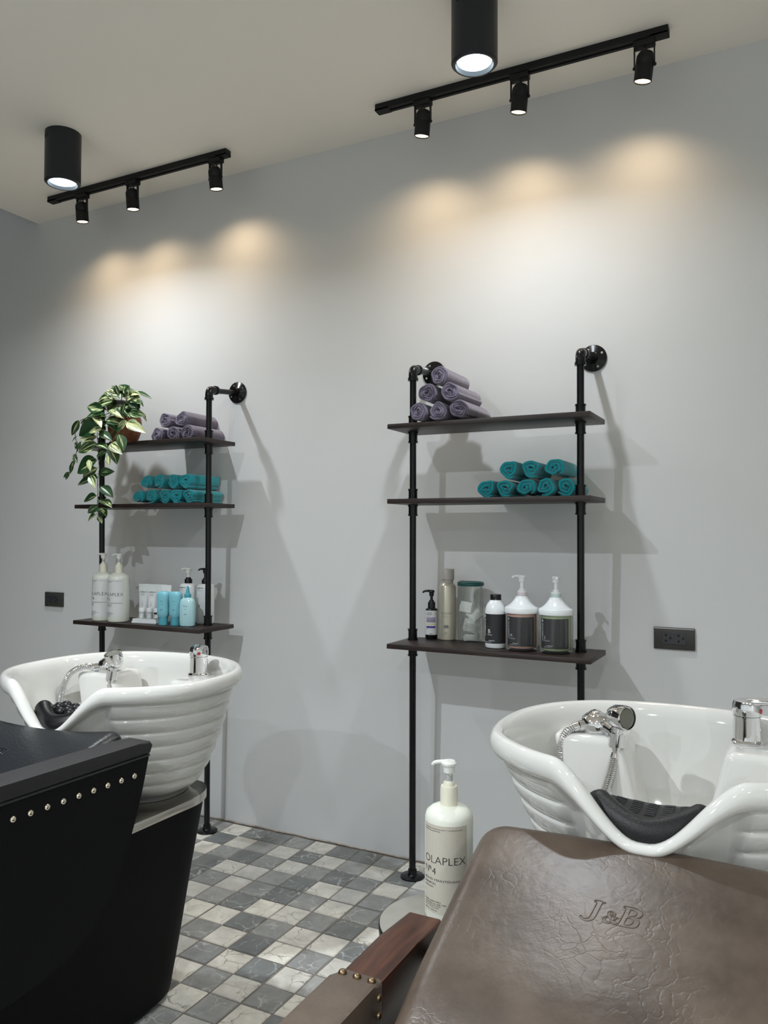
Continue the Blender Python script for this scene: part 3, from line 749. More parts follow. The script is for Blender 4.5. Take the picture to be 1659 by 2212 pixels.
    # resample evenly for the coil rings
    L = [0]
    for a, b in zip(path, path[1:]): L.append(L[-1]+(b-a).length)
    n = int(L[-1]/0.0011); pts = []; k = 0
    for i in range(n+1):
        d = L[-1]*i/n
        while k < len(L)-2 and L[k+1] < d: k += 1
        f = (d-L[k])/max(1e-9, L[k+1]-L[k]); pts.append(path[k].lerp(path[k+1], f))
    bm = bmesh.new(); tube(bm, pts, lambda i, f: (0.0070, 0.0090, 0.0094, 0.0090)[i % 4] , 14)
    mk('metal_hose', fix(bm), M_chrome, t)
    for p, q in ((pts[0], pts[10]), (pts[-1], pts[-10])):
        bm = bmesh.new(); tube(bm, [p, q], 0.0098, 16); mk('hose_nut', fix(bm), M_chrome, t)
    # mixer tap on the right ledge
    fx, fy = 0.130, 0.170
    bm = bmesh.new(); lathe(bm, [(0, 0), (0.0305, 0), (0.0310, 0.003), (0.0290, 0.006), (0.0262, 0.008), (0.0258, 0.048), (0.0262, 0.050), (0.0262, 0.054), (0, 0.054)], 40, c=(fx, fy, lz))
    tap = mk('mixer_tap', fix(bm), M_chrome, t)
    bm = bmesh.new(); lathe(bm, [(0, 0.054), (0.0265, 0.055), (0.0275, 0.062), (0.0270, 0.076), (0.0245, 0.083), (0.014, 0.087), (0, 0.088)], 40, c=(fx, fy, lz))
    ld = (Vector((0.93, -0.36, 0)) if cx > -1 else Vector((0.55, -0.80, 0))).normalized()
    P0 = Vector((fx, fy, lz+0.076)); tube(bm, smooth_path([P0-ld*0.012, P0+ld*0.015+Vector((0, 0, 0.007)), P0+ld*0.045+Vector((0, 0, 0.010)), P0+ld*0.085+Vector((0, 0, 0.011)), P0+ld*0.098+Vector((0, 0, 0.008))], 6), lambda i, f: 0.0125-0.006*f, 18, ell=(0.75, 1.5))
    lev = mk('tap_lever', fix(bm), M_chrome, tap)
    bm = bmesh.new(); lathe(bm, [(0, 0), (0.0052, 0), (0.0048, 0.0015), (0, 0.002)], 20, axis=align(Vector((fx, fy, lz+0.066))+ld*0.0268, ld))
    mk('red_dot', fix(bm), M_red, tap)
    bm = bmesh.new(); lathe(bm, [(0, 0.006), (0.020, 0.006), (0.023, 0.003), (0.023, 0), (0, 0)], 24, c=(0, 0.03, 0.060))
    mk('drain', fix(bm), M_chrome, t)
    # neck rest lying in the notch
    zb = 0.767+dz
    nr = thing('neck_rest', (cx+0.244*sin(rz), cy-0.244*cos(rz), 0.761+dz), plabel, 'neck rest', rz, group='black neck rests')
    bm = bmesh.new(); pp = []
    for i in range(41):
        x = -0.098+0.196*i/40; pp.append(Vector((x, 0.052*(abs(x)/0.093)**1.7, 0.028*(abs(x)/0.093)**1.6-0.007)))
    m_r = M_rubber_s if pillow_bumps else M_rubber
    tube(bm, pp, lambda i, f: max(0.004, 0.0240*min(1, (sin(pi*min(1, max(0, f)))*5))**0.5), 20, ell=(1.08, 0.95))
    roll = mk('neck_roll', fix(bm), m_r, nr)
    bm = bmesh.new(); nx, ny = 40, 16; G = []
    def tong(x, y):
        z = 0.010+0.014*(abs(x)/0.1)**1.8 + 0.02*y - 0.25*max(0, y-0.090)
        return z
    for j in range(ny+1):
        y = 0.008+0.112*j/ny; wdt = 0.084*sqrt(max(0.02, 1-(max(0, (y-0.055))/0.064)**2))
        G.append([(wdt*(-1+2*i/nx), y) for i in range(nx+1)])
    top = [[bm.verts.new((x, y, tong(x, y))) for x, y in r] for r in G]; bot = [[bm.verts.new((x, y, tong(x, y)-0.010)) for x, y in r] for r in G]
    for j in range(ny):
        for i in range(nx):
            bm.faces.new((top[j][i], top[j][i+1], top[j+1][i+1], top[j+1][i])); bm.faces.new((bot[j][i], bot[j+1][i], bot[j+1][i+1], bot[j][i+1]))
    for i in range(nx):
        bm.faces.new((top[0][i], bot[0][i], bot[0][i+1], top[0][i+1])); bm.faces.new((top[ny][i], top[ny][i+1], bot[ny][i+1], bot[ny][i]))
    for j in range(ny):
        bm.faces.new((top[j][0], top[j+1][0], bot[j+1][0], bot[j][0])); bm.faces.new((top[j][nx], bot[j][nx], bot[j+1][nx], top[j+1][nx]))
    fix(bm)
    if pillow_bumps:
        for j in range(3):
            for i in range(5):
                x = -0.060+0.030*i; y = 0.045+0.026*j
                vs = bmesh.ops.create_icosphere(bm, subdivisions=3, radius=0.0145)['verts']
                bmesh.ops.transform(bm, matrix=Matrix.Translation((x, y, tong(x, y)+0.002)) @ Matrix.Diagonal((1.05, 0.9, 0.85, 1)), verts=vs)
    else:
        for j in range(7):
            for i in range(5):
                x = -0.052+0.026*i; y = 0.040+0.0098*j
                if (j == 6 and i in (0, 4)): continue
                tube(bm, [(x-0.0085, y, tong(x-0.0085, y)+0.0002), (x, y, tong(x, y)+0.0005), (x+0.0085, y, tong(x+0.0085, y)+0.0002)], 0.0019, 8)
    mk('ribbed_pad', bm, m_r, nr)
    return t
basin(-0.215, -1.170, 0.0, 'white ribbed ceramic basin with two-way hose above the brown chair', False, 'black textured rubber neck rest in the notch of the right basin')
basin(-1.657, -1.110, 0.0, 'white ribbed ceramic basin behind the black chair', True, 'smooth black neck rest with round bumps in the left basin', radians(5))

# ------------------------------------------------------------ backwash chairs
def rbox_pad(bm, hw, prof, th, r, rc, nx=40, crown=0.0, mi=0):
    """upholstered pad: hw half width, prof centre line of the top face (y,z) from top edge downwards"""
    P = smooth_path([(0, y, z) for y, z in prof], 8); L = [0]
    for a, b in zip(P, P[1:]): L.append(L[-1]+(b-a).length)
    tot = L[-1]
    def at(s):
        s = max(0, min(tot, s)); k = 0
        while k < len(L)-2 and L[k+1] < s: k += 1
        f = (s-L[k])/max(1e-9, L[k+1]-L[k]); p = P[k].lerp(P[k+1], f); d = (P[k+1]-P[k]).normalized()
        n = Vector((0, -d.z, d.y)); n = n if n.z > 0 else -n
        return p, n
    loop = []   # cross-section positions for the rounded edge: (inset from edge, depth)
    for k in range(9):
        a = pi/2*k/8; loop.append((r-r*sin(a), r-r*cos(a)))     # from top face inset r to side
    rings = []
    def outline_pts(inset):
        pts = []; rr = max(0.004, rc-inset); x1 = hw-inset; s0 = inset; s1 = tot-inset
        for cxn, cyn, a0 in ((1, 1, 0), (-1, 1, 1), (-1, -1, 2), (1, -1, 3)):
            cxx = (x1-rr)*cxn; css = (s1-rr) if cyn > 0 else (s0+rr)
            for k in range(9):
                a = a0*pi/2+pi/2*k/8; pts.append((cxx+rr*cos(a), css+rr*sin(a)))
            # straight subdivisions
            nxt = {0: (-(x1-rr), s1, 'x'), 1: (-x1, s0+rr, 's'), 2: ((x1-rr), s0, 'x'), 3: (x1, s1-rr, 's')}[a0]
            lx, ls = pts[-1]; nsub = 14
            for k in range(1, nsub): pts.append((lx+(nxt[0]-lx)*k/nsub, ls+(nxt[1]-ls)*k/nsub))
        return pts
    def place(x, s, d):
        p, n = at(s); cr = crown*(1-(x/hw)**2)
        return Vector((x, p.y, p.z))-n*(d-cr)
    cen_s = tot/2
    inner = outline_pts(r)
    levels = []
    for q in (0.02, 0.2, 0.4, 0.6, 0.8, 0.93): levels.append([(x*q, cen_s+(s-cen_s)*q, 0) for x, s in inner])
    for inset, d in loop[::-1]: pass
    for k in range(9):
        a = pi/2*k/8; inset = r-r*sin(a); d = r-r*cos(a); levels.append([(x, s, d) for x, s in outline_pts(inset)])
    for k in range(1, 9):
        a = pi/2*k/8; inset = r-r*cos(a); d = th-r+r*sin(a); levels.append([(x, s, d) for x, s in outline_pts(inset)])
    for q in (0.8, 0.4, 0.02): levels.append([(x*q, cen_s+(s-cen_s)*q, th) for x, s in inner])
    V = [[bm.verts.new(place(*p)) for p in lv] for lv in levels]; n = len(V[0])
    for a, b in zip(V, V[1:]):
        for i in range(n): bm.faces.new((a[i], a[(i+1) % n], b[(i+1) % n], b[i])).material_index = mi
    bm.faces.new(V[0]); bm.faces.new(V[-1][::-1])
    return at, tot, place

# hand drawn slab italic capitals, as outlines
GL_J = [[(0.02, 0.10), (0.10, 0.0), (0.22, 0.0), (0.33, 0.12), (0.47, 0.88), (0.38, 0.90), (0.40, 1.0), (0.78, 1.0), (0.76, 0.90), (0.68, 0.88), (0.54, 0.14), (0.40, -0.06), (0.20, -0.12), (0.0, -0.04), (-0.04, 0.06)]]
GL_B = [[(0, 0), (0.02, 0.10), (0.10, 0.12), (0.24, 0.88), (0.16, 0.90), (0.18, 1.0), (0.62, 1.0), (0.84, 0.92), (0.90, 0.74), (0.82, 0.58), (0.68, 0.52), (0.82, 0.42), (0.82, 0.20), (0.68, 0.04), (0.45, 0.0)],
        [(0.44, 0.88), (0.38, 0.57), (0.56, 0.58), (0.66, 0.66), (0.68, 0.80), (0.58, 0.88)], [(0.36, 0.46), (0.29, 0.11), (0.46, 0.12), (0.58, 0.22), (0.60, 0.38), (0.52, 0.46)]]
GL_A = [[(0.86, 0.0), (0.64, 0.0), (0.58, 0.08), (0.42, -0.02), (0.20, 0.0), (0.06, 0.14), (0.10, 0.34), (0.28, 0.48), (0.24, 0.66), (0.34, 0.82), (0.54, 0.84), (0.68, 0.72), (0.62, 0.54), (0.46, 0.44), (0.58, 0.24), (0.68, 0.38), (0.62, 0.44), (0.64, 0.50), (0.88, 0.50), (0.86, 0.44), (0.78, 0.42), (0.68, 0.16), (0.76, 0.08), (0.86, 0.08)],
        [(0.38, 0.54), (0.52, 0.60), (0.54, 0.70), (0.46, 0.76), (0.38, 0.70)], [(0.34, 0.40), (0.50, 0.16), (0.40, 0.09), (0.26, 0.11), (0.20, 0.22), (0.24, 0.34)]]
def emboss(parent, place, s_base, x0, h, mat_, r, deep=0.0):
    """outlined J&B stitched into the leather; s grows downwards"""
    bm = bmesh.new()
    for gl, ox, sc in ((GL_J, 0.0, 1.0), (GL_A, 0.80, 0.72), (GL_B, 1.38, 1.0)):
        for lp in gl:
            pts = [Vector((x0+(ox+a*sc)*h, s_base-(b*sc)*h, 0)) for a, b in lp]
            q = smooth_path(pts+[pts[0]], 3)
            tube(bm, [place(p.x, p.y, -0.0002+deep) for p in q], r, 6, caps=False)
    return mk('embossed_letters', fix(bm), mat_, parent)

def studs(name, pts, nrm, r, m, parent):
    out = []
    for p in pts:
        bm = bmesh.new(); lathe(bm, [(0, -0.001), (r, -0.001), (r*0.97, r*0.25), (r*0.72, r*0.55), (r*0.35, r*0.72), (0, r*0.76)], 18, axis=align(p, nrm))
        out.append(mk(name, fix(bm), m, parent))
    return out

def pedestal(t, y_front):
    """upholstered base under the basin and the seat, local to the chair origin (basin centre, floor)"""
    def plan(sx, yb, yf, r=0.10):
        pts = []
        for k in range(13):
            a = pi/2*k/12; pts.append((sx-r+r*cos(a)*1.0, yb-r*1.3+r*1.3*sin(a)))
        for k in range(13):
            a = pi/2+pi/2*k/12; pts.append((-sx+r+r*cos(a), yb-r*1.3+r*1.3*sin(a)))
        pts += [(-sx, yf), (sx, yf)]
        return pts
    bm = bmesh.new(); lv = []
    for z, sx, yb in ((0.012, 0.180, 0.055), (0.02, 0.187, 0.065), (0.15, 0.190, 0.098), (0.32, 0.190, 0.142), (0.47, 0.190, 0.186), (0.487, 0.190, 0.190)):
        lv.append([bm.verts.new((x, y, z)) for x, y in plan(sx, yb, y_front)])
    n = len(lv[0])
    for a, b in zip(lv, lv[1:]):
        for i in range(n): bm.faces.new((a[i], a[(i+1) % n], b[(i+1) % n], b[i]))
    bm.faces.new(lv[0][::-1]); bm.faces.new(lv[-1])
    ped = mk('pedestal', fix(bm), M_blk_fabric, t)
    bm = bmesh.new(); prism(bm, plan(0.195, 0.196, -0.20), 0.487, 0.511, 0.0045, 2); mk('steel_top_plate', fix(bm), M_steel, ped, ang=25)
    bm = bmesh.new(); prism(bm, plan(0.170, 0.04, y_front+0.02), 0.0, 0.013); mk('plinth', fix(bm), M_black_pl, ped)

# brown chair, right
t = thing('shampoo_chair', (-0.215, -1.170, 0), 'brown distressed leather reclined chair with wooden arms, in front of the right basin', 'salon chair')
pedestal(t, -0.95)
OY = 1.170
bm = bmesh.new()
at, tot, place = rbox_pad(bm, 0.272, [(y+OY, z) for y, z in ((-1.407, 0.737), (-1.44, 0.730), (-1.52, 0.703), (-1.62, 0.663), (-1.73, 0.620), (-1.82, 0.570), (-1.88, 0.515), (-1.92, 0.45))], 0.105, 0.036, 0.050, crown=0.008)
bk = mk('backrest', fix(bm), M_brown, t, ang=60)
emboss(bk, place, 0.190, -0.062, 0.036, M_brown, 0.0007)
bm = bmesh.new(); rbox_pad(bm, 0.268, [(y+OY, z) for y, z in ((-1.87, 0.452), (-2.10, 0.430), (-2.30, 0.425), (-2.40, 0.39))], 0.12, 0.035, 0.05, crown=0.01)
mk('seat', fix(bm), M_brown, t, ang=60)
for s in (-1, 1):
    xa0, xa1 = (-0.382, -0.318) if s < 0 else (0.318, 0.382)
    bm = bmesh.new(); poly = [(-1.495+OY, 0.582), (-1.505+OY, 0.535), (-1.62+OY, 0.500), (-2.30+OY, 0.500), (-2.36+OY, 0.53), (-2.36+OY, 0.580), (-1.80+OY, 0.588), (-1.60+OY, 0.588)]
    vs = prism(bm, poly, xa0, xa1, 0.005, 3)
    bmesh.ops.transform(bm, matrix=Matrix(((0, 0, 1, 0), (1, 0, 0, 0), (0, 1, 0, 0), (0, 0, 0, 1))), verts=bm.verts[:])
    arm = mk('arm_rest', fix(bm), M_armwood, t)
    bm = bmesh.new(); poly = [(-1.718+OY, 0.592), (-1.722+OY, 0.494), (-2.28+OY, 0.494), (-2.34+OY, 0.53), (-2.34+OY, 0.592), (-2.0+OY, 0.597), (-1.75+OY, 0.597)]
    prism(bm, poly, xa0-0.004, xa1+0.004, 0.008, 3)
    bmesh.ops.transform(bm, matrix=Matrix(((0, 0, 1, 0), (1, 0, 0, 0), (0, 1, 0, 0), (0, 0, 0, 1))), verts=bm.verts[:])
    mk('leather_sleeve', fix(bm), M_brown, arm)
    studs('upholstery_stud', [((xa0+xa1)/2+q, -1.733+OY, 0.5960) for q in (-0.024, 0.0, 0.024)], (0, 0.1, 1), 0.0062, M_brass, arm)
    inn = xa1+0.004 if s < 0 else xa0-0.004
    studs('upholstery_stud', [(inn, -1.733+OY, z) for z in (0.575, 0.550, 0.525)], (1 if s < 0 else -1, 0, 0), 0.0055, M_brass, arm)
    for yy in (-1.66, -2.24):
        bm = bmesh.new(); box(bm, xa0+0.008, xa1-0.008, yy-0.03+OY, yy+0.03+OY, 0.0, 0.505, 0.004, 2); mk('arm_post', fix(bm), M_armwood, t)
    for yy in (-1.66, -2.24):
        bm = bmesh.new(); box(bm, min(s*0.18, s*0.32), max(s*0.18, s*0.32), yy-0.02+OY, yy+0.02+OY, 0.30, 0.34); mk('crossbar', fix(bm), M_matblack, t)

# black chair, left
t = thing('shampoo_chair', (-1.655, -1.112, 0), 'black leather reclined chair with studded side panels, in front of the left basin', 'salon chair')
pedestal(t, -0.95)
OY = 1.110
bm = bmesh.new()
at, tot, place = rbox_pad(bm, 0.258, [(y+OY, z) for y, z in ((-1.378, 0.780), (-1.41, 0.778), (-1.46, 0.768), (-1.55, 0.741), (-1.65, 0.708), (-1.78, 0.660), (-1.90, 0.60), (-1.98, 0.52))], 0.13, 0.030, 0.045, crown=-0.022)
bk = mk('backrest', fix(bm), M_blk_leather, t, ang=60); bk.rotation_euler = (0, 0, radians(4))
emboss(bk, place, 0.180, -0.085, 0.045, M_blk_leather, 0.0012)
bm = bmesh.new()
q = [place(0.2565, 0.04+(tot-0.08)*i/50, 0.012) for i in range(51)]; tube(bm, q, 0.0035, 8)
mk('piping', fix(bm), M_blk_leather, bk)
bm = bmesh.new(); rbox_pad(bm, 0.270, [(y+OY, z) for y, z in ((-1.92, 0.500), (-2.15, 0.47), (-2.35, 0.46), (-2.45, 0.42))], 0.13, 0.035, 0.05, crown=0.01)
mk('seat', fix(bm), M_blk_leather, t, ang=60)
PANEL = [(-1.372, 0.742), (-1.395, 0.655), (-1.425, 0.570), (-1.460, 0.495), (-1.500, 0.440), (-1.555, 0.395), (-1.62, 0.370), (-1.72, 0.355), (-1.85, 0.352), (-2.15, 0.36), (-2.33, 0.40), (-2.40, 0.50), (-2.40, 0.70), (-2.36, 0.742)]
MXY = Matrix(((0, 0, 1, 0), (1, 0, 0, 0), (0, 1, 0, 0), (0, 0, 0, 1)))
for s in (-1, 1):
    x0, x1 = (0.284, 0.350) if s > 0 else (-0.350, -0.284)
    pl = smooth_path([(y+OY, z, 0) for y, z in PANEL[:11]], 4); poly = [(p.x, p.y) for p in pl]+[(y+OY, z) for y, z in PANEL[11:]]
    bm = bmesh.new(); prism(bm, poly, x0, x1, 0.008, 3); bmesh.ops.transform(bm, matrix=MXY, verts=bm.verts[:])
    pn = mk('side_panel', fix(bm), M_blk_fabric, t)
    bm = bmesh.new(); poly = [(-1.364+OY, 0.750), (-1.372+OY, 0.733), (-2.37+OY, 0.735), (-2.40+OY, 0.745), (-2.36+OY, 0.770), (-1.80+OY, 0.766), (-1.41+OY, 0.762), (-1.372+OY, 0.760)]
    prism(bm, poly, x0-0.003, x1+0.003, 0.006, 3); bmesh.ops.transform(bm, matrix=MXY, verts=bm.verts[:])
    mk('arm_cushion', fix(bm), M_grey_leather, pn)
    bm = bmesh.new(); xe = x1+0.0005 if s > 0 else x0-0.0005
    tube(bm, [(xe, -1.375+OY, 0.730), (xe, -1.6+OY, 0.731), (xe, -2.36+OY, 0.733)], 0.0028, 8); mk('seam', fix(bm), M_blk_leather, pn)
    if s > 0:
        studs('upholstery_stud', [(x1-0.0005, -1.420-0.0386*k+OY, 0.694+0.0003*k) for k in range(16)], (1, 0, 0.1), 0.0068, M_stud, pn)

# ------------------------------------------------------------ side stool and the big shampoo bottle
t = thing('side_stool', (-0.585, -1.365, 0), 'round grey-topped stool beside the brown chair, holding a large bottle', 'stool')
bm = bmesh.new(); lathe(bm, [(0, 0.478), (0.112, 0.478), (0.120, 0.482), (0.122, 0.506), (0.119, 0.5095), (0, 0.5095)], 64); mk('rim', fix(bm), M_black_pl, t)
bm = bmesh.new(); lathe(bm, [(0, 0.509), (0.1195, 0.509), (0.1195, 0.5115), (0.1175, 0.5125), (0, 0.5125)], 64); mk('round_top', fix(bm), mat('scuffed_grey_top', (0.27, 0.26, 0.225), 0.33, bump=0.15, bscale=40, var=0.12, vscale=18), t)
bm = bmesh.new(); lathe(bm, [(0, 0.06), (0.022, 0.06), (0.022, 0.30), (0.014, 0.31), (0.014, 0.478), (0, 0.478)], 24); mk('column', fix(bm), M_chrome, t)
for k in range(5):
    a = 2*pi*k/5; bm = bmesh.new(); tube(bm, smooth_path([(0.015*cos(a), 0.015*sin(a), 0.075), (0.08*cos(a), 0.08*sin(a), 0.060), (0.135*cos(a), 0.135*sin(a), 0.045)], 4), 0.010, 10)
    lg = mk('leg', fix(bm), M_black_pl, t)
    bm = bmesh.new(); lathe(bm, [(0, -0.012), (0.022, -0.012), (0.022, 0.012), (0, 0.012)], 20, axis=align((0.135*cos(a), 0.135*sin(a), 0.022), (sin(a), -cos(a), 0)))
    mk('caster', fix(bm), M_black_pl, lg)

def pump_head(t, z, r_col, m_col, m_head, m_stem, spout=(-1, 0), h_col=0.030, stem=0.030, low=False, r_stem=0.0065, spring=True):
    d = Vector((spout[0], spout[1], 0)).normalized()
    bm = bmesh.new(); lathe(bm, [(0, 0), (r_col, 0), (r_col, h_col*0.85), (r_col*0.92, h_col), (r_col*0.66, h_col), (r_col*0.66, h_col+0.005), (r_col*0.60, h_col+0.007), (0, h_col+0.007)], 32, c=(0, 0, z)); mk('collar', fix(bm), m_col, t)
    bm = bmesh.new(); z1 = z+h_col+0.005
    lathe(bm, [(0, 0), (r_stem, 0), (r_stem, stem), (0, stem)], 20, c=(0, 0, z1))
    lathe(bm, [(0, stem-0.002), (r_stem*1.6, stem-0.002), (r_stem*1.75, stem+0.010), (r_stem*2.2, stem+0.012), (r_stem*2.25, stem+0.016), (r_stem*1.7, stem+0.020), (0, stem+0.021)], 28, c=(0, 0, z1))
    c = Vector((0, 0, z1+stem+0.016))
    tube(bm, smooth_path([c, c+d*0.010+Vector((0, 0, 0.001)), c+d*0.026+Vector((0, 0, -0.001)), c+d*0.032+Vector((0, 0, -0.006))], 5), lambda i, f: 0.0050-0.002*f, 12)
    ph = mk('pump_head', fix(bm), m_head, t)
    if spring:
        bm = bmesh.new(); hel = [(r_stem*0.98*cos(a*0.5), r_stem*0.98*sin(a*0.5), z1+0.004+a*0.0002) for a in range(0, 62)]; tube(bm, hel, 0.0007, 5); mk('spring', fix(bm), M_gink, ph)

def olaplex(loc, num, label, mb=None, group=None, sub='SHAMPOO', sub2='SHAMPOOING', face=0.0, labm=None):
    t = thing('pump_bottle', loc, label, 'bottle', group=group)
    r = 0.0455; bm = bmesh.new()
    lathe(bm, [(0, 0), (r-0.006, 0), (r-0.002, 0.002), (r, 0.008), (r, 0.186), (r-0.003, 0.196), (r-0.012, 0.2035), (r-0.022, 0.207), (0.018, 0.2085), (0, 0.2085)], 56)
    mk('bottle_body', fix(bm), mb or M_milk_pl, t)
    pump_head(t, 0.2075, 0.0165, M_cream_pl, M_trans_pl, M_trans_pl, spout=(-0.9, -0.25), h_col=0.036, stem=0.022)
    s = cyl_surf(r, face); bm = bmesh.new(); hw = r*radians(60)
    put_rect(bm, s, -hw, 0.020, hw, 0.1815, 0, 0.0003, 24)
    x = -hw+0.003
    put_text(bm, 'PATENTED TECHNOLOGY + OLAPLEX.COM', s, x, 0.1735, 0.0019, 1, width=2*hw-0.014, off=0.0006)
    put_text(bm, 'TECHNOLOGIE BREVETEE', s, x, 0.1695, 0.0019, 1, width=hw*0.82, off=0.0006)
    put_text(bm, 'OLAPLEX', s, x, 0.1110, 0.0140, 1, thin=-0.012, width=2*hw-0.007, off=0.0006)
    put_text(bm, 'N', s, x, 0.0925, 0.0125, 1, thin=-0.012, off=0.0006); put_text(bm, 'o', s, x+0.0130, 0.0985, 0.0085, 1, off=0.0006, thin=0.012); put_text(bm, '.', s, x+0.0185, 0.0965, 0.008, 1, off=0.0006)
    put_text(bm, num, s, x+0.0215, 0.0905, 0.0125, 1, thin=-0.006, off=0.0006)
    put_text(bm, 'BOND MAINTENANCE', s, x, 0.0790, 0.0043, 1, thin=-0.005, width=2*hw*0.88, off=0.0006)
    put_text(bm, sub, s, x, 0.0715, 0.0043, 1, thin=-0.005, off=0.0006); put_text(bm, sub2, s, x, 0.0660, 0.0026, 1, off=0.0006)
    for k, tx in enumerate(('REPAIRS, STRENGTHENS', '& NOURISHES ALL HAIR TYPES')): put_text(bm, tx, s, x, 0.0400-0.0042*k, 0.0026, 1, off=0.0006)
    for k, tx in enumerate(('REPARE, RENFORCE ET NOURRIT', 'TOUS LES TYPES DE CHEVEUX')): put_text(bm, tx, s, x, 0.0325-0.0034*k, 0.0019, 1, off=0.0006)
    put_text(bm, '1000 mL / 33.8 fl oz', s, x, 0.0240, 0.0028, 1, off=0.0006)
    mk('printed_label', bm, [labm or M_lab_beige, M_ink], t, smooth=False)
    return t
olaplex((-0.586, -1.338, 0.5125), '4', 'large white pump bottle with beige label on the round stool', face=radians(9))
olaplex((-2.668, -0.232, Z3), '4', 'white pump bottle numbered 4, leftmost bottle on the plant shelf', group='white numbered pump bottles', face=radians(14), labm=M_lab_white)
olaplex((-2.573, -0.235, Z3), '5', 'white pump bottle numbered 5, second bottle on the plant shelf', group='white numbered pump bottles', sub='CONDITIONER', sub2='APRES-SHAMPOOING', face=radians(14), labm=M_lab_white)

# ------------------------------------------------------------ right shelf products
t = thing('pump_bottle', (-1.170, -0.098, Z3), 'small black pump bottle with purple-striped label, leftmost on the right bottom shelf', 'bottle')
r = 0.0225; bm = bmesh.new(); lathe(bm, [(0, 0), (r-0.002, 0), (r, 0.003), (r, 0.104), (r-0.003, 0.109), (0.011, 0.112), (0, 0.112)], 40); mk('bottle_body', fix(bm), M_black_pl, t)
pump_head(t, 0.111, 0.0135, M_black_pl, M_black_pl, M_black_pl, spout=(-0.9, -0.3), h_col=0.022, stem=0.018, r_stem=0.005, spring=False)
bm = bmesh.new(); s = cyl_surf(r, radians(22)); hw = r*radians(72)
put_rect(bm, s, -hw, 0.016, hw, 0.103, 0, 0.0002, 16)
put_text(bm, 'COLOR', s, -hw*0.70, 0.0935, 0.0042, 1, off=0.0005, thin=0.01); put_text(bm, 'GADGET', s, -hw*0.70, 0.0875, 0.0042, 1, off=0.0005, thin=0.01); put_text(bm, '6', s, hw*0.45, 0.089, 0.009, 2, off=0.0005, thin=-0.02)
put_text(bm, 'Color Shampoo', s, -hw*0.70, 0.0825, 0.0018, 1, off=0.0005)
for z0, z1, mi in ((0.070, 0.079, 3), (0.061, 0.070, 4), (0.0505, 0.057, 5), (0.0405, 0.0475, 6)): put_rect(bm, s, -hw*0.70, z0, hw*0.55, z1, mi, 0.0004, 8)
put_text(bm, 'PURPLE', s, -hw*0.70, 0.0365, 0.0017, 1, off=0.0005); put_text(bm, 'milbon', s, -hw*0.25, 0.0185, 0.0030, 1, off=0.0005, thin=0.02)
mk('printed_label', bm, [M_lab_white, M_ink, M_gink, M_lilac, M_mauveg, M_yel, M_vio], t, smooth=False)

t = thing('spray_can', (-1.108, -0.095, Z3), 'tall champagne spray can with taupe cap', 'spray can')
r = 0.0300; bm = bmesh.new(); lathe(bm, [(0, 0), (r-0.003, 0), (r, 0.003), (r, 0.190), (r-0.004, 0.198), (r-0.010, 0.204), (0.0185, 0.206), (0, 0.206)], 48); mk('can_body', fix(bm), M_champ, t)
bm = bmesh.new(); lathe(bm, [(0, 0.205), (0.0205, 0.205), (0.0205, 0.2145), (0.0235, 0.2155), (0.0240, 0.252), (0.0225, 0.254), (0, 0.254)], 40); mk('cap', fix(bm), M_taupe, t)
bm = bmesh.new(); s = cyl_surf(r, radians(12)); hw = r*radians(42)
put_text(bm, 'CRONNA', s, -hw, 0.0935, 0.0068, 0, off=0.0004, width=2*hw*1.02, thin=-0.004); put_text(bm, 'Silk Shampoo', s, -hw*0.75, 0.0840, 0.0032, 0, off=0.0004)
for x0, z0, x1, z1 in ((-hw, 0.020, hw, 0.0203), (-hw, 0.0795, hw, 0.0798), (-hw, 0.020, -hw+0.0003, 0.0798), (hw-0.0003, 0.020, hw, 0.0798), (-hw*0.5, 0.0895, hw*0.5, 0.0897)): put_rect(bm, s, x0, z0, x1, z1, 0, 0.0003, 10)
for k in range(7):
    a = k*pi/3; ux, uz = 0.0055*cos(a)*1.2, 0.0040*sin(a)
    if k == 6: ux = uz = 0
    n = 14; c = [bm.verts.new(s(ux+0.0038*cos(2*pi*i/n)*1.1, 0.0500+uz+0.0017*sin(2*pi*i/n), 0.0004)) for i in range(n)]; bm.faces.new(c)
put_rect(bm, s, -0.013, 0.0440, -0.002, 0.0455, 0, 0.0003, 6); put_rect(bm, s, 0.003, 0.0440, 0.014, 0.0455, 0, 0.0003, 6)
put_text(bm, 'milbon', s, -0.006, 0.0265, 0.0028, 0, off=0.0004, thin=0.02); put_text(bm, 'net wt. 200 g', s, -0.012, 0.0215, 0.0016, 0, off=0.0004)
mk('print', bm, [M_gink], t, smooth=False)

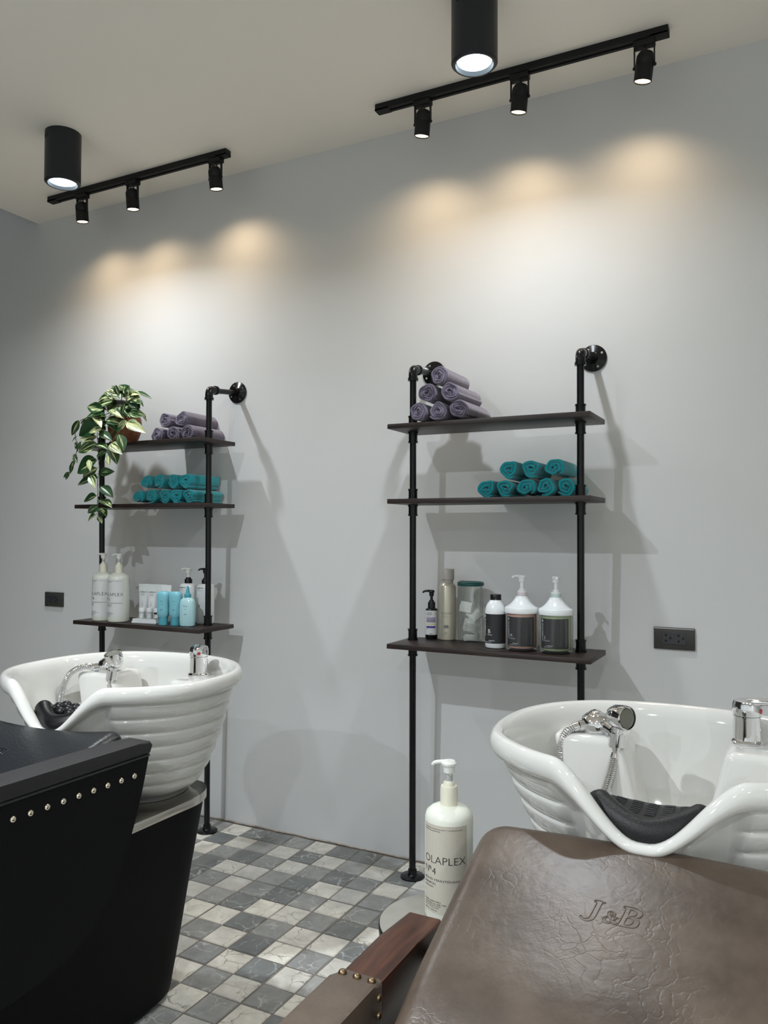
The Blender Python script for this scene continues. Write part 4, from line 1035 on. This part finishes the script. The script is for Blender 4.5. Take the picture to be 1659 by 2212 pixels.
t = thing('glass_jar', (-1.022, -0.088, Z3), 'tall clear glass jar with dark green lid', 'jar')
r = 0.0445; bm = bmesh.new(); lathe(bm, [(0, 0.0), (r-0.006, 0.0), (r-0.001, 0.004), (r, 0.010), (r, 0.178), (r-0.002, 0.188), (r-0.003, 0.196)], 56); mk('jar_body', fix(bm), M_glass, t)
bm = bmesh.new(); lathe(bm, [(0, 0.196), (r+0.001, 0.196), (r+0.0025, 0.199), (r+0.0025, 0.206), (r-0.001, 0.210), (r-0.006, 0.2105), (r-0.008, 0.2085), (0, 0.2085)], 56); mk('lid', fix(bm), M_green_lid, t)
rg = random.Random(8)
def cotton(x, y, z, w, d, n, rot, tiltx, tilty, label):
    bm = bmesh.new()
    for k in range(n):
        nx = 10; top = []; ph = rg.uniform(0, 1)
        zz = k*0.0028
        for e in (0.0, 0.0019):
            top.append([[bm.verts.new((w*(-0.5+i/nx)+0.0008*sin(k*2+j), d*(-0.5+j/nx)+0.0008*cos(k*1.7), zz+e+0.005*sin(pi*i/nx+0.3)*(0.5+0.5*sin(pi*j/nx+ph)))) for i in range(nx+1)] for j in range(nx+1)])
        A, B = top
        for j in range(nx):
            for i in range(nx):
                bm.faces.new((B[j][i], B[j][i+1], B[j+1][i+1], B[j+1][i])); bm.faces.new((A[j][i], A[j+1][i], A[j+1][i+1], A[j][i+1]))
        for i in range(nx):
            for (p, q) in (((0, i), (0, i+1)), ((nx, i+1), (nx, i)), ((i+1, 0), (i, 0)), ((i, nx), (i+1, nx))):
                bm.faces.new((A[p[0]][p[1]], A[q[0]][q[1]], B[q[0]][q[1]], B[p[0]][p[1]]))
    o = mk('cotton_sheets', fix(bm), M_cotton, None, loc=(x, y, z)); o.rotation_euler = (tiltx, tilty, rot)
    tag(o, label, 'cotton sheets', 'folded cotton sheets in the glass jar')
jx, jy, jz = -1.022, -0.088, Z3
cotton(jx+0.004, jy, jz+0.006, 0.050, 0.046, 6, 0.2, 0.1, -0.12, 'folded white cotton stack at the very bottom of the glass jar')
cotton(jx-0.002, jy-0.004, jz+0.037, 0.052, 0.046, 12, 0.5, 0.32, 0.25, 'thick white cotton stack in the lower half of the jar')
cotton(jx+0.012, jy+0.004, jz+0.090, 0.044, 0.044, 6, 0.9, 0.9, -0.6, 'loose white cotton sheet standing right of the jar middle')
cotton(jx-0.010, jy-0.004, jz+0.118, 0.044, 0.036, 7, -0.1, 1.35, 0.12, 'white cotton bundle topmost in the glass jar')

t = thing('lotion_bottle', (-0.888, -0.205, Z3), 'white round-shouldered bottle with black cap and large letter B', 'bottle')
r = 0.0355; bm = bmesh.new(); lathe(bm, [(0, 0), (r-0.008, 0), (r-0.002, 0.003), (r, 0.010), (r, 0.122), (r-0.002, 0.135), (r-0.007, 0.147), (r-0.014, 0.157), (0.0185, 0.161), (0, 0.161)], 48); mk('bottle_body', fix(bm), M_white_pl, t)
bm = bmesh.new(); lathe(bm, [(0, 0.160), (0.0192, 0.160), (0.0192, 0.163), (0.0183, 0.164), (0.0186, 0.177), (0.0175, 0.1785), (0, 0.1785)], 40); mk('cap', fix(bm), M_black_pl, t)
def plex_label(t, r, face, hw, z0, z1, big, line, ls, name2, side):
    bm = bmesh.new(); s = cyl_surf(r, face); H = z1-z0
    put_rect(bm, s, -hw, z0, hw, z1, 0, 0.0002, 24)
    k = H/0.080
    xl = -hw+0.0085*k
    # round mark
    n = 20; c = [bm.verts.new(s(xl-0.0005+0.0032*k*cos(2*pi*i/n), z1-0.0065*k+0.0038*k*sin(2*pi*i/n), 0.0004)) for i in range(n)]; bm.faces.new(c).material_index = 1
    put_text(bm, 'a', s, xl-0.0016*k, z1-0.0078*k, 0.0036*k, 0, off=0.0006)
    put_text(bm, 'PLEXMENT', s, xl-0.0032*k, z1-0.0135*k, 0.0062*k, 1, rot=-90, thin=0.008, width=0.048*k, off=0.0005)
    bx = xl+0.0065*k
    if big == 'B':
        put_text(bm, 'After Bond', s, bx+0.002, z0+0.043*k, 0.0030*k, 2, off=0.0005); put_text(bm, 'B', s, bx+0.008, z0+0.0275*k, 0.0115*k, 1, thin=-0.006, off=0.0005); put_text(bm, 'Treatment', s, bx+0.006, z0+0.0225*k, 0.0025*k, 1, thin=0.012, off=0.0005)
    else:
        put_text(bm, big, s, bx, z0+0.0245*k, 0.0088*k, 1, thin=-0.006, off=0.0005); put_text(bm, line, s, bx+(0.0090 if big == 'M' else 0.0065)*k, z0+0.0245*k, 0.0034*k, 2, off=0.0005)
        put_text(bm, 'Treatment', s, bx, z0+0.0195*k, 0.0032*k, 1, thin=-0.004, off=0.0005)
    tx = ('Professional hair treatment', 'for repairing damaged hair', 'after bleach or color')
    for i, q in enumerate(tx): put_text(bm, q, s, (bx if big != 'B' else xl-0.002), z0+(0.0165-0.0025*i)*k, 0.0016*k, 2, off=0.0005)
    put_text(bm, 'PROFESSIONAL', s, bx+0.010*k, z0+0.0070*k, 0.0018*k, 1, thin=0.02, off=0.0005)
    put_text(bm, ls, s, (bx if big != 'B' else xl-0.002), z0+0.0030*k, 0.0024*k, 1, off=0.0005)
    if side: put_rect(bm, s, hw-0.013*k, z0+0.004, hw-0.005*k, z1-0.004, 3, 0.0003, 6)
    mk('printed_label', bm, [M_lab_black, M_wink, M_lab_grey, M_lab_grey], t, smooth=False)
plex_label(t, r, radians(8), r*radians(78), 0.0180, 0.1150, 'B', '', '480g Net 16.9 fl oz', '', False)

def tub(loc, m_in, m_col, big, line, label, spout):
    t = thing('treatment_tub', loc, label, 'pump jar', group='white lidded treatment jars')
    R = 0.0540; bm = bmesh.new(); lathe(bm, [(0, 0.0), (R-0.010, 0.0), (R-0.002, 0.003), (R, 0.009), (R, 0.124)], 56); mk('clear_outer_jar', fix(bm), M_jarpl, t)
    r = 0.0475; bm = bmesh.new(); lathe(bm, [(0, 0.006), (r-0.014, 0.006), (r-0.004, 0.010), (r, 0.020), (r, 0.123), (0, 0.123)], 56); mk('inner_tub', fix(bm), m_in, t)
    bm = bmesh.new(); lathe(bm, [(0, 0.1225), (R+0.0012, 0.1225), (R+0.0015, 0.1245), (R+0.0015, 0.139), (R, 0.141), (0.048, 0.1435), (0.040, 0.149), (0.033, 0.156), (0.0265, 0.165), (0.0215, 0.173), (0.0205, 0.177), (0, 0.177)], 56); mk('lid', fix(bm), M_white_pl, t)
    bm = bmesh.new(); lathe(bm, [(0, 0.1765), (0.0178, 0.1765), (0.0180, 0.1780), (0.0170, 0.1895), (0, 0.1895)], 40); mk('colour_ring', fix(bm), m_col, t)
    pump_head(t, 0.189, 0.0165, M_white_pl, M_white_pl, M_white_pl, spout=spout, h_col=0.006, stem=0.026, spring=False)
    plex_label(t, 0.0476, radians(6), 0.0475*radians(64), 0.0170, 0.1115, big, line, '700g Net 24.7 oz', '', True)
    return t
tub((-0.796, -0.210, Z3), M_pink, M_pinkc, 'M', 'oist', 'clear pump jar with pink contents and white lid', (-0.9, -0.3))
tub((-0.682, -0.212, Z3), M_green, M_mint, 'S', 'mooth', 'clear pump jar with pale green contents and white lid', (0.35, -0.9))

# ------------------------------------------------------------ plant shelf products
def tube_mesh():
    bm = bmesh.new(); lv = []
    H0, H1, w0, w1, d0 = 0.020, 0.151, 0.0185, 0.0235, 0.0170
    for k in range(15):
        f = k/14; z = H0+(H1-H0)*f; a = w0+(w1-w0)*f; b = d0*(1-f**1.3)+0.0006
        lv.append([bm.verts.new((a*cos(2*pi*i/32), b*sin(2*pi*i/32), z)) for i in range(32)])
    lv.append([bm.verts.new((w1*cos(2*pi*i/32), 0.0008*sin(2*pi*i/32), H1+0.006)) for i in range(32)])
    for a, b in zip(lv, lv[1:]):
        for i in range(32): bm.faces.new((a[i], a[(i+1) % 32], b[(i+1) % 32], b[i]))
    bm.faces.new(lv[0][::-1]); bm.faces.new(lv[-1]); return fix(bm)
def milbon_tube(loc, rz, label):
    t = thing('cosmetic_tube', loc, label, 'tube', rz, 'white tubes standing on their caps')
    mk('tube_body', tube_mesh(), M_white_pl, t)
    bm = bmesh.new(); lathe(bm, [(0, 0), (0.0170, 0), (0.0175, 0.001), (0.0170, 0.020), (0, 0.020)], 32); mk('cap', fix(bm), M_white_pl, t)
    def s(x, z, o):
        f = (z-0.020)/0.131; b = 0.0170*(1-min(1, max(0, f))**1.3)+0.0006; a = 0.0185+0.005*f
        y = -b*sqrt(max(0.0, 1-(x/a)**2))
        return (x, y-o, z)
    bm = bmesh.new()
    put_text(bm, 'milbon', s, 0, 0.1205, 0.0056, 0, thin=0.012, width=0.032, off=0.0006, center=True)
    for k, (q, h) in enumerate((('REPAIR', 0.0026), ('HAIR TREATMENT', 0.0018), ('RESTORATIVE', 0.0018))): put_text(bm, q, s, 0, 0.1135-0.0036*k, h, 1, off=0.0006, center=True)
    put_text(bm, 'C', s, 0, 0.068, 0.0070, 0, off=0.0008, center=True); put_text(bm, 'SMOOTH', s, 0, 0.0635, 0.0022, 1, off=0.0008, center=True); put_text(bm, 'for coarse hair', s, 0, 0.080, 0.0018, 1, off=0.0008, center=True)
    for k in range(3): put_text(bm, 'net wt 200 g 7.1 oz', s, 0, 0.0570-0.003*k, 0.0014, 1, off=0.0008, center=True)
    mk('print', bm, [M_ink, M_gink], t, smooth=False)
    return t
tb = milbon_tube((-2.520, -0.142, Z3), radians(20), 'white upright tube, leftmost of the four behind the tiny vials')
for x, y, rz, l in ((-2.472, -0.139, 18, 'white upright tube, second from left of the four'), (-2.427, -0.134, 22, 'white upright tube, third from left of the four, partly covered'), (-2.385, -0.150, 20, 'white upright tube, rightmost of the four, behind the aqua bottles')):
    copy_thing(tb, (x, y, Z3), l, radians(rz))

t = thing('display_tray', (-2.425, -0.215, Z3), 'small white stepped tray under the three tiny vials', 'tray', radians(6))
bm = bmesh.new(); box(bm, -0.062, 0.062, -0.028, 0.028, 0, 0.009, 0.001, 1); mk('base_slab', fix(bm), M_white_pl, t)
bm = bmesh.new(); box(bm, -0.059, 0.060, -0.026, 0.027, 0.009, 0.018, 0.001, 1); mk('raised_slab', fix(bm), M_white_pl, t)
def vial(loc, m, label):
    t = thing('vial', loc, label, 'vial', group='tiny vials on the white tray')
    bm = bmesh.new(); lathe(bm, [(0, 0), (0.0128, 0), (0.0135, 0.001), (0.0135, 0.026), (0.010, 0.029), (0, 0.029)], 28); mk('vial_body', fix(bm), m, t)
    bm = bmesh.new(); lathe(bm, [(0, 0.028), (0.0140, 0.028), (0.0140, 0.044), (0.0130, 0.0455), (0, 0.0455)], 28); mk('cap', fix(bm), M_white_pl, t)
    s = cyl_surf(0.0136, radians(8)); bm = bmesh.new(); put_rect(bm, s, -0.012, 0.003, 0.012, 0.020, 0, 0.0002, 12); put_text(bm, 'milbon', s, -0.010, 0.0145, 0.0028, 1, off=0.0004, thin=0.01)
    for k in range(3): put_text(bm, 'treatment', s, -0.010, 0.0105-0.0028*k, 0.0014, 1, off=0.0004)
    mk('printed_label', bm, [M_lab_white, M_gink], t, smooth=False)
mv = mat('frosted_vial', (0.50, 0.52, 0.52), 0.3)
vial((-2.458, -0.214, Z3+0.018), mv, 'tiny frosted vial with white cap, left on the tray')
vial((-2.419, -0.210, Z3+0.018), mv, 'tiny frosted vial with white cap, middle on the tray')
vial((-2.381, -0.207, Z3+0.018), M_black_pl, 'tiny dark vial with white cap, right on the tray')

def aqua_tube(loc, rz, label):
    t = thing('shampoo_bottle', loc, label, 'bottle', rz, 'aqua bottles standing on their caps')
    bm = bmesh.new(); lv = []; N = 36
    for z, a, b in ((0.030, 0.018, 0.0135), (0.034, 0.021, 0.0155), (0.044, 0.0255, 0.018), (0.060, 0.0265, 0.0185), (0.082, 0.0255, 0.0185), (0.100, 0.0270, 0.019), (0.118, 0.0282, 0.019), (0.128, 0.0275, 0.0185), (0.135, 0.0235, 0.0155), (0.1385, 0.0165, 0.010), (0.1395, 0.006, 0.003)):
        lv.append([bm.verts.new((a*sgn(cos(q))*abs(cos(q))**0.8, b*sgn(sin(q))*abs(sin(q))**0.8, z)) for q in [2*pi*i/N for i in range(N)]])
    for a, b in zip(lv, lv[1:]):
        for i in range(N): bm.faces.new((a[i], a[(i+1) % N], b[(i+1) % N], b[i]))
    bm.faces.new(lv[0][::-1]); bm.faces.new(lv[-1]); mk('bottle_body', fix(bm), M_blue1, t)
    bm = bmesh.new(); lathe(bm, [(0, 0), (0.0195, 0), (0.0205, 0.001), (0.0200, 0.030), (0, 0.031)], 36, sy=0.78); mk('cap', fix(bm), M_blue2, t)
    s = lambda x, z, o: (x, -0.0192-o+0.6*x*x/0.03, z); bm = bmesh.new()
    put_text(bm, 'Mineu', s, 0, 0.0965, 0.0066, 0, thin=-0.02, shear=0.5, width=0.030, center=True); put_text(bm, 'creamy hair foam', s, 0, 0.0855, 0.0018, 0, center=True)
    put_text(bm, 'milbon', s, 0, 0.0640, 0.0030, 0, center=True, thin=0.02); put_text(bm, '200 mL', s, 0, 0.0590, 0.0016, 0, center=True)
    mk('print', bm, [M_blueink], t, smooth=False); return t
a = aqua_tube((-2.318, -0.238, Z3), radians(16), 'aqua squeeze bottle standing on its cap, left of the pair')
copy_thing(a, (-2.262, -0.228, Z3), 'aqua squeeze bottle standing on its cap, right of the pair', radians(14))
t = thing('nozzle_bottle', (-2.198, -0.228, Z3), 'clear aqua bottle with pointed blue nozzle', 'bottle', radians(16))
def oval(bm, prof, N=40, mi=0, p=0.8):
    lv = [[bm.verts.new((a*sgn(cos(q))*abs(cos(q))**p, b*sgn(sin(q))*abs(sin(q))**p, z)) for q in [2*pi*i/N for i in range(N)]] for z, a, b in prof]
    for u, v in zip(lv, lv[1:]):
        for i in range(N): bm.faces.new((u[i], u[(i+1) % N], v[(i+1) % N], v[i])).material_index = mi
    bm.faces.new(lv[0][::-1]).material_index = mi; bm.faces.new(lv[-1]).material_index = mi
bm = bmesh.new(); oval(bm, ((0, 0.026, 0.017), (0.003, 0.0305, 0.0205), (0.020, 0.0325, 0.022), (0.060, 0.0325, 0.022), (0.095, 0.0315, 0.021), (0.108, 0.0275, 0.018), (0.1155, 0.018, 0.0135), (0.118, 0.011, 0.010))); mk('bottle_body', fix(bm), M_blue3, t)
bm = bmesh.new(); lathe(bm, [(0, 0.116), (0.0135, 0.116), (0.0140, 0.119), (0.0135, 0.131), (0.0085, 0.134), (0.0055, 0.152), (0.0040, 0.162), (0, 0.164)], 28); mk('nozzle', fix(bm), M_blue2, t)
s = lambda x, z, o: (x, -0.0222-o+0.5*x*x/0.03, z); bm = bmesh.new()
put_text(bm, 'Mineu', s, 0, 0.0800, 0.0070, 0, thin=-0.02, shear=0.5, width=0.032, center=True); put_text(bm, 'scalp lotion', s, 0, 0.0700, 0.0020, 0, center=True); put_text(bm, 'milbon', s, 0, 0.0500, 0.0030, 0, center=True, thin=0.02); put_text(bm, '120 mL', s, 0, 0.0455, 0.0016, 0, center=True)
mk('print', bm, [M_blueink], t, smooth=False)

def square_pump(loc, rz, m_head, label, sp):
    t = thing('pump_bottle', loc, label, 'bottle', rz, 'white square-shouldered pump bottles')
    bm = bmesh.new(); oval(bm, ((0, 0.030, 0.022), (0.003, 0.034, 0.025), (0.010, 0.035, 0.026), (0.150, 0.035, 0.026), (0.160, 0.033, 0.0245), (0.1655, 0.026, 0.020), (0.167, 0.016, 0.014)), p=0.55); mk('bottle_body', fix(bm), M_white_pl, t)
    pump_head(t, 0.167, 0.0160, M_black_pl, m_head, m_head, spout=sp, h_col=0.018, stem=0.022, spring=False)
    s = flat_surf(-0.0261); bm = bmesh.new(); put_text(bm, 'milbon', s, -0.031, 0.1480, 0.0050, 0, thin=0.014, width=0.029); put_text(bm, 'REPAIR', s, -0.026, 0.1415, 0.0024, 1); put_text(bm, 'HAIR TREATMENT', s, -0.028, 0.1375, 0.0018, 1); put_text(bm, 'C', s, -0.022, 0.070, 0.008, 0)
    mk('print', bm, [M_ink, M_gink], t, smooth=False); return t
square_pump((-2.282, -0.128, Z3), radians(20), M_trans_pl, 'white bottle with clear pump and black collar', (-0.9, 0.1))
square_pump((-2.196, -0.120, Z3), radians(20), M_black_pl, 'white bottle with black pump beside the pipe', (-0.95, 0.05))

# ------------------------------------------------------------ trailing plant
PX, PY = -2.585, -0.200
t = thing('potted_plant', (PX, PY, Z1), 'trailing variegated plant in a terracotta pot on the left shelf', 'plant')
bm = bmesh.new()
prof = [(0, 0.004), (0.046, 0.004), (0.050, 0.008), (0.062, 0.035), (0.070, 0.065), (0.072, 0.090), (0.070, 0.110), (0.0665, 0.120), (0.064, 0.120), (0.0655, 0.108), (0, 0.104)]
lathe(bm, prof, 56)
pot = mk('pot', fix(bm), M_terra, t)
bm = bmesh.new(); lathe(bm, [(0, 0), (0.058, 0), (0.064, 0.010), (0.062, 0.012), (0.055, 0.006), (0, 0.005)], 48); mk('saucer', fix(bm), M_terra, t)
bm = bmesh.new(); lathe(bm, [(0, 0.104), (0.063, 0.104), (0.055, 0.110), (0, 0.112)], 32); mk('soil', fix(bm), M_soil, pot)
bm = bmesh.new()
def pot_r(z):
    for (r0, z0), (r1, z1) in zip(prof[1:7], prof[2:8]):
        if z0 <= z <= z1: return r0+(r1-r0)*(z-z0)/(z1-z0)
    return 0.07
for c in range(5):
    ac = -1.55+c*1.15
    for k in range(4):
        rr = 0.012+0.008*k; pts = []
        for i in range(13):
            q = pi*i/12; z = 0.040+rr*sin(q)*0.9; rad = pot_r(z); a = ac+rr*cos(q)/rad*1.5
            pts.append((rad*cos(a), rad*sin(a), z))
        tube(bm, pts, 0.0014, 6)
mk('carved_waves', fix(bm), mat('carved_terracotta_wave', (0.34, 0.15, 0.07), 0.6), pot)

OZ = Z1
def W3(zx, zy, Y):
    """measured plant points: shelf-side photo grid -> metres on the plane y=Y"""
    px, py = 80+zx/3.456, 780+zy/3.456
    d = _F*F_PX+_R2*(px-829.5)-_U2*(py-1106); c = Vector((0, -2.75, CAM_H)); k = (Y-c.y)/d.y
    return c+d*k
org = Vector((PX, PY, Z1))
leafbm = bmesh.new(); uvl = leafbm.loops.layers.uv.new('uv'); vcl = leafbm.loops.layers.color.new('var'); rg = random.Random(21)
def leaf(b, tip, wid=0.5, var=0.5, nrm=None, curl=0.15):
    b, tip = Vector(b), Vector(tip); ax = tip-b; Ln = ax.length; ax.normalize()
    if nrm is None: nrm = Vector((0.55, -0.75, 0.45))+Vector([rg.uniform(-0.45, 0.45) for _ in range(3)])
    n = (nrm-ax*nrm.dot(ax)).normalized(); sd = ax.cross(n); nu, nv = 9, 7; G = []
    for i in range(nu+1):
        f = i/nu; w = Ln*wid*0.5*(sin(pi*min(1, f**0.82))**0.85)*(1-0.25*f)*1.25
        row = []
        for j in range(nv):
            u = -1+2*j/(nv-1)
            p = b+ax*(Ln*f)+sd*(w*u)+n*(w*0.35*abs(u)**1.3-Ln*curl*(f-0.35)**2+0.0)
            row.append(leafbm.verts.new(p-org))
        G.append(row)
    sr = rg.random()
    for i in range(nu):
        for j in range(nv-1):
            f = leafbm.faces.new((G[i][j], G[i][j+1], G[i+1][j+1], G[i+1][j])); f.smooth = True
            for l, (a, c) in zip(f.loops, ((i, j), (i, j+1), (i+1, j+1), (i+1, j))):
                l[uvl].uv = (c/(nv-1), a/nu); l[vcl] = (var, sr, 0, 1)
YV = -0.335
LV = [(445,740,287,833,.62,.15,YV),(385,735,398,822,.42,.9,YV-.012),(450,800,330,868,.42,.65,YV),(452,870,290,918,.5,.2,YV),(400,852,432,948,.5,.75,YV-.012),(468,832,575,824,.55,.12,YV),(475,935,568,1016,.62,.35,YV-.01),
      (442,1006,342,1046,.62,.05,YV),(463,1038,560,1086,.55,.6,YV-.01),(452,1082,374,1136,.6,.15,YV),(455,1100,521,1157,.62,.35,YV),(437,1145,374,1196,.62,.7,YV),(452,1155,487,1214,.62,.7,YV),
      (446,612,298,680,.5,.55,YV),(452,470,303,557,.6,.08,YV-.01),(482,505,383,532,.5,.8,YV-.012),(466,532,560,592,.62,.1,YV),(425,415,482,492,.5,.85,YV-.01),(495,382,362,415,.45,.35,YV),(495,362,365,337,.5,.6,YV),
      (430,440,318,466,.5,.55,YV+.02),(445,565,312,582,.4,.9,YV+.02),(438,620,530,652,.5,.35,YV-.01),(550,612,632,690,.55,.7,YV-.02),(543,655,598,766,.6,.2,YV-.02),(520,680,438,712,.5,.5,YV-.01),(530,700,536,782,.5,.8,YV-.02),
      (612,545,648,672,.6,.3,YV-.01),(532,458,602,520,.6,.5,-.30),(668,442,600,528,.5,.8,-.30),(668,452,806,530,.42,.9,-.31),(655,318,628,402,.5,.4,-.30),(540,360,652,424,.5,.7,-.29),(690,382,806,404,.45,.6,-.29),(510,440,640,470,.5,.5,-.30),
      (690,232,608,172,.5,.2,-.24),(742,226,857,277,.22,.1,-.22),(590,260,520,210,.5,.7,-.25),(700,300,745,370,.6,.2,-.28),(760,280,795,340,.3,.3,-.24),(520,262,450,300,.5,.7,-.27),(510,300,438,338,.5,.7,-.28),(560,300,455,330,.5,.6,-.29),
      (400,460,330,520,.4,.9,YV),(300,600,285,660,.4,.2,YV+.03),(560,575,640,470,.3,.3,-.30),(790,400,820,450,.3,.2,-.24)]
for zx0, zy0, zx1, zy1, w, v, Y in LV: leaf(W3(zx0, zy0, Y), W3(zx1, zy1, Y-rg.uniform(-0.01, 0.02)), w*0.84, min(1, v*1.15+0.05))
for k in range(120):
    a = rg.uniform(0, 2*pi); rr = rg.uniform(0.1, 1)**0.6
    bx, by = 628+100*rr*cos(a)*0.8, 302+95*rr*sin(a)*0.78
    L_ = rg.uniform(60, 102); aa = atan2(sin(a)*0.8-0.15, cos(a))+rg.uniform(-0.7, 0.7)
    Y = -0.17-0.10*rg.random()
    leaf(W3(bx, by, Y), W3(bx+L_*cos(aa)*0.9, by+L_*sin(aa)*0.75, Y-rg.uniform(-0.02, 0.03)), rg.uniform(0.36, 0.50), rg.uniform(0.45, 1.0))
for k in range(16):
    bx, by = 520-rg.uniform(0, 90), 400+rg.uniform(-10, 120)
    L_ = rg.uniform(70, 110); aa = rg.uniform(2.2, 3.9); Y = -0.315-0.02*rg.random()
    leaf(W3(bx, by, Y), W3(bx+L_*cos(aa), by+L_*sin(aa)*0.7, Y), rg.uniform(0.42, 0.55), rg.uniform(0.1, 0.9))
thin = [(310,440,258,560),(300,560,256,606),(290,640,282,605),(275,690,300,762),(280,740,250,800),(245,830,192,870),(240,830,212,888),(262,760,248,842),(300,700,262,740),(330,600,296,680)]
for q in thin: leaf(W3(q[0], q[1], -0.31), W3(q[2], q[3], -0.31), 0.34, 0.4)
me = bpy.data.meshes.new('foliage'); leafbm.to_mesh(me); leafbm.free(); me.materials.append(M_leaf)
fo = bpy.data.objects.new('foliage', me); COL.objects.link(fo); fo.parent = t
bm = bmesh.new()
stems = [[(600,380,-.24),(520,420,-.30),(455,520,YV),(452,600,YV),(460,650,YV),(455,720,YV),(465,800,YV),(452,900,YV),(455,1000,YV),(450,1060,YV),(455,1120,YV),(468,1165,YV)],
         [(640,360,-.25),(650,470,-.31),(600,545,-.335),(560,610,-.345),(535,700,-.35)], [(560,380,-.27),(430,430,-.32),(330,440,-.32),(285,540,-.31),(300,640,-.31),(278,740,-.31),(250,830,-.31),(215,845,-.31)],
         [(620,330,-.2),(700,300,-.24),(760,240,-.22)], [(620,340,-.2),(640,250,-.22),(660,200,-.22)], [(600,340,-.2),(540,280,-.24),(500,260,-.25)]]
for st in stems: tube(bm, [p-org for p in smooth_path([W3(*q) for q in st], 6)], 0.0016, 6)
for zx0, zy0, zx1, zy1, w, v, Y in LV[:13]:
    e = W3(zx0, zy0, Y)-org; tube(bm, [W3(457, zy0-12, YV)-org, e], 0.0010, 5)
mk('stems', fix(bm), M_stem, t)
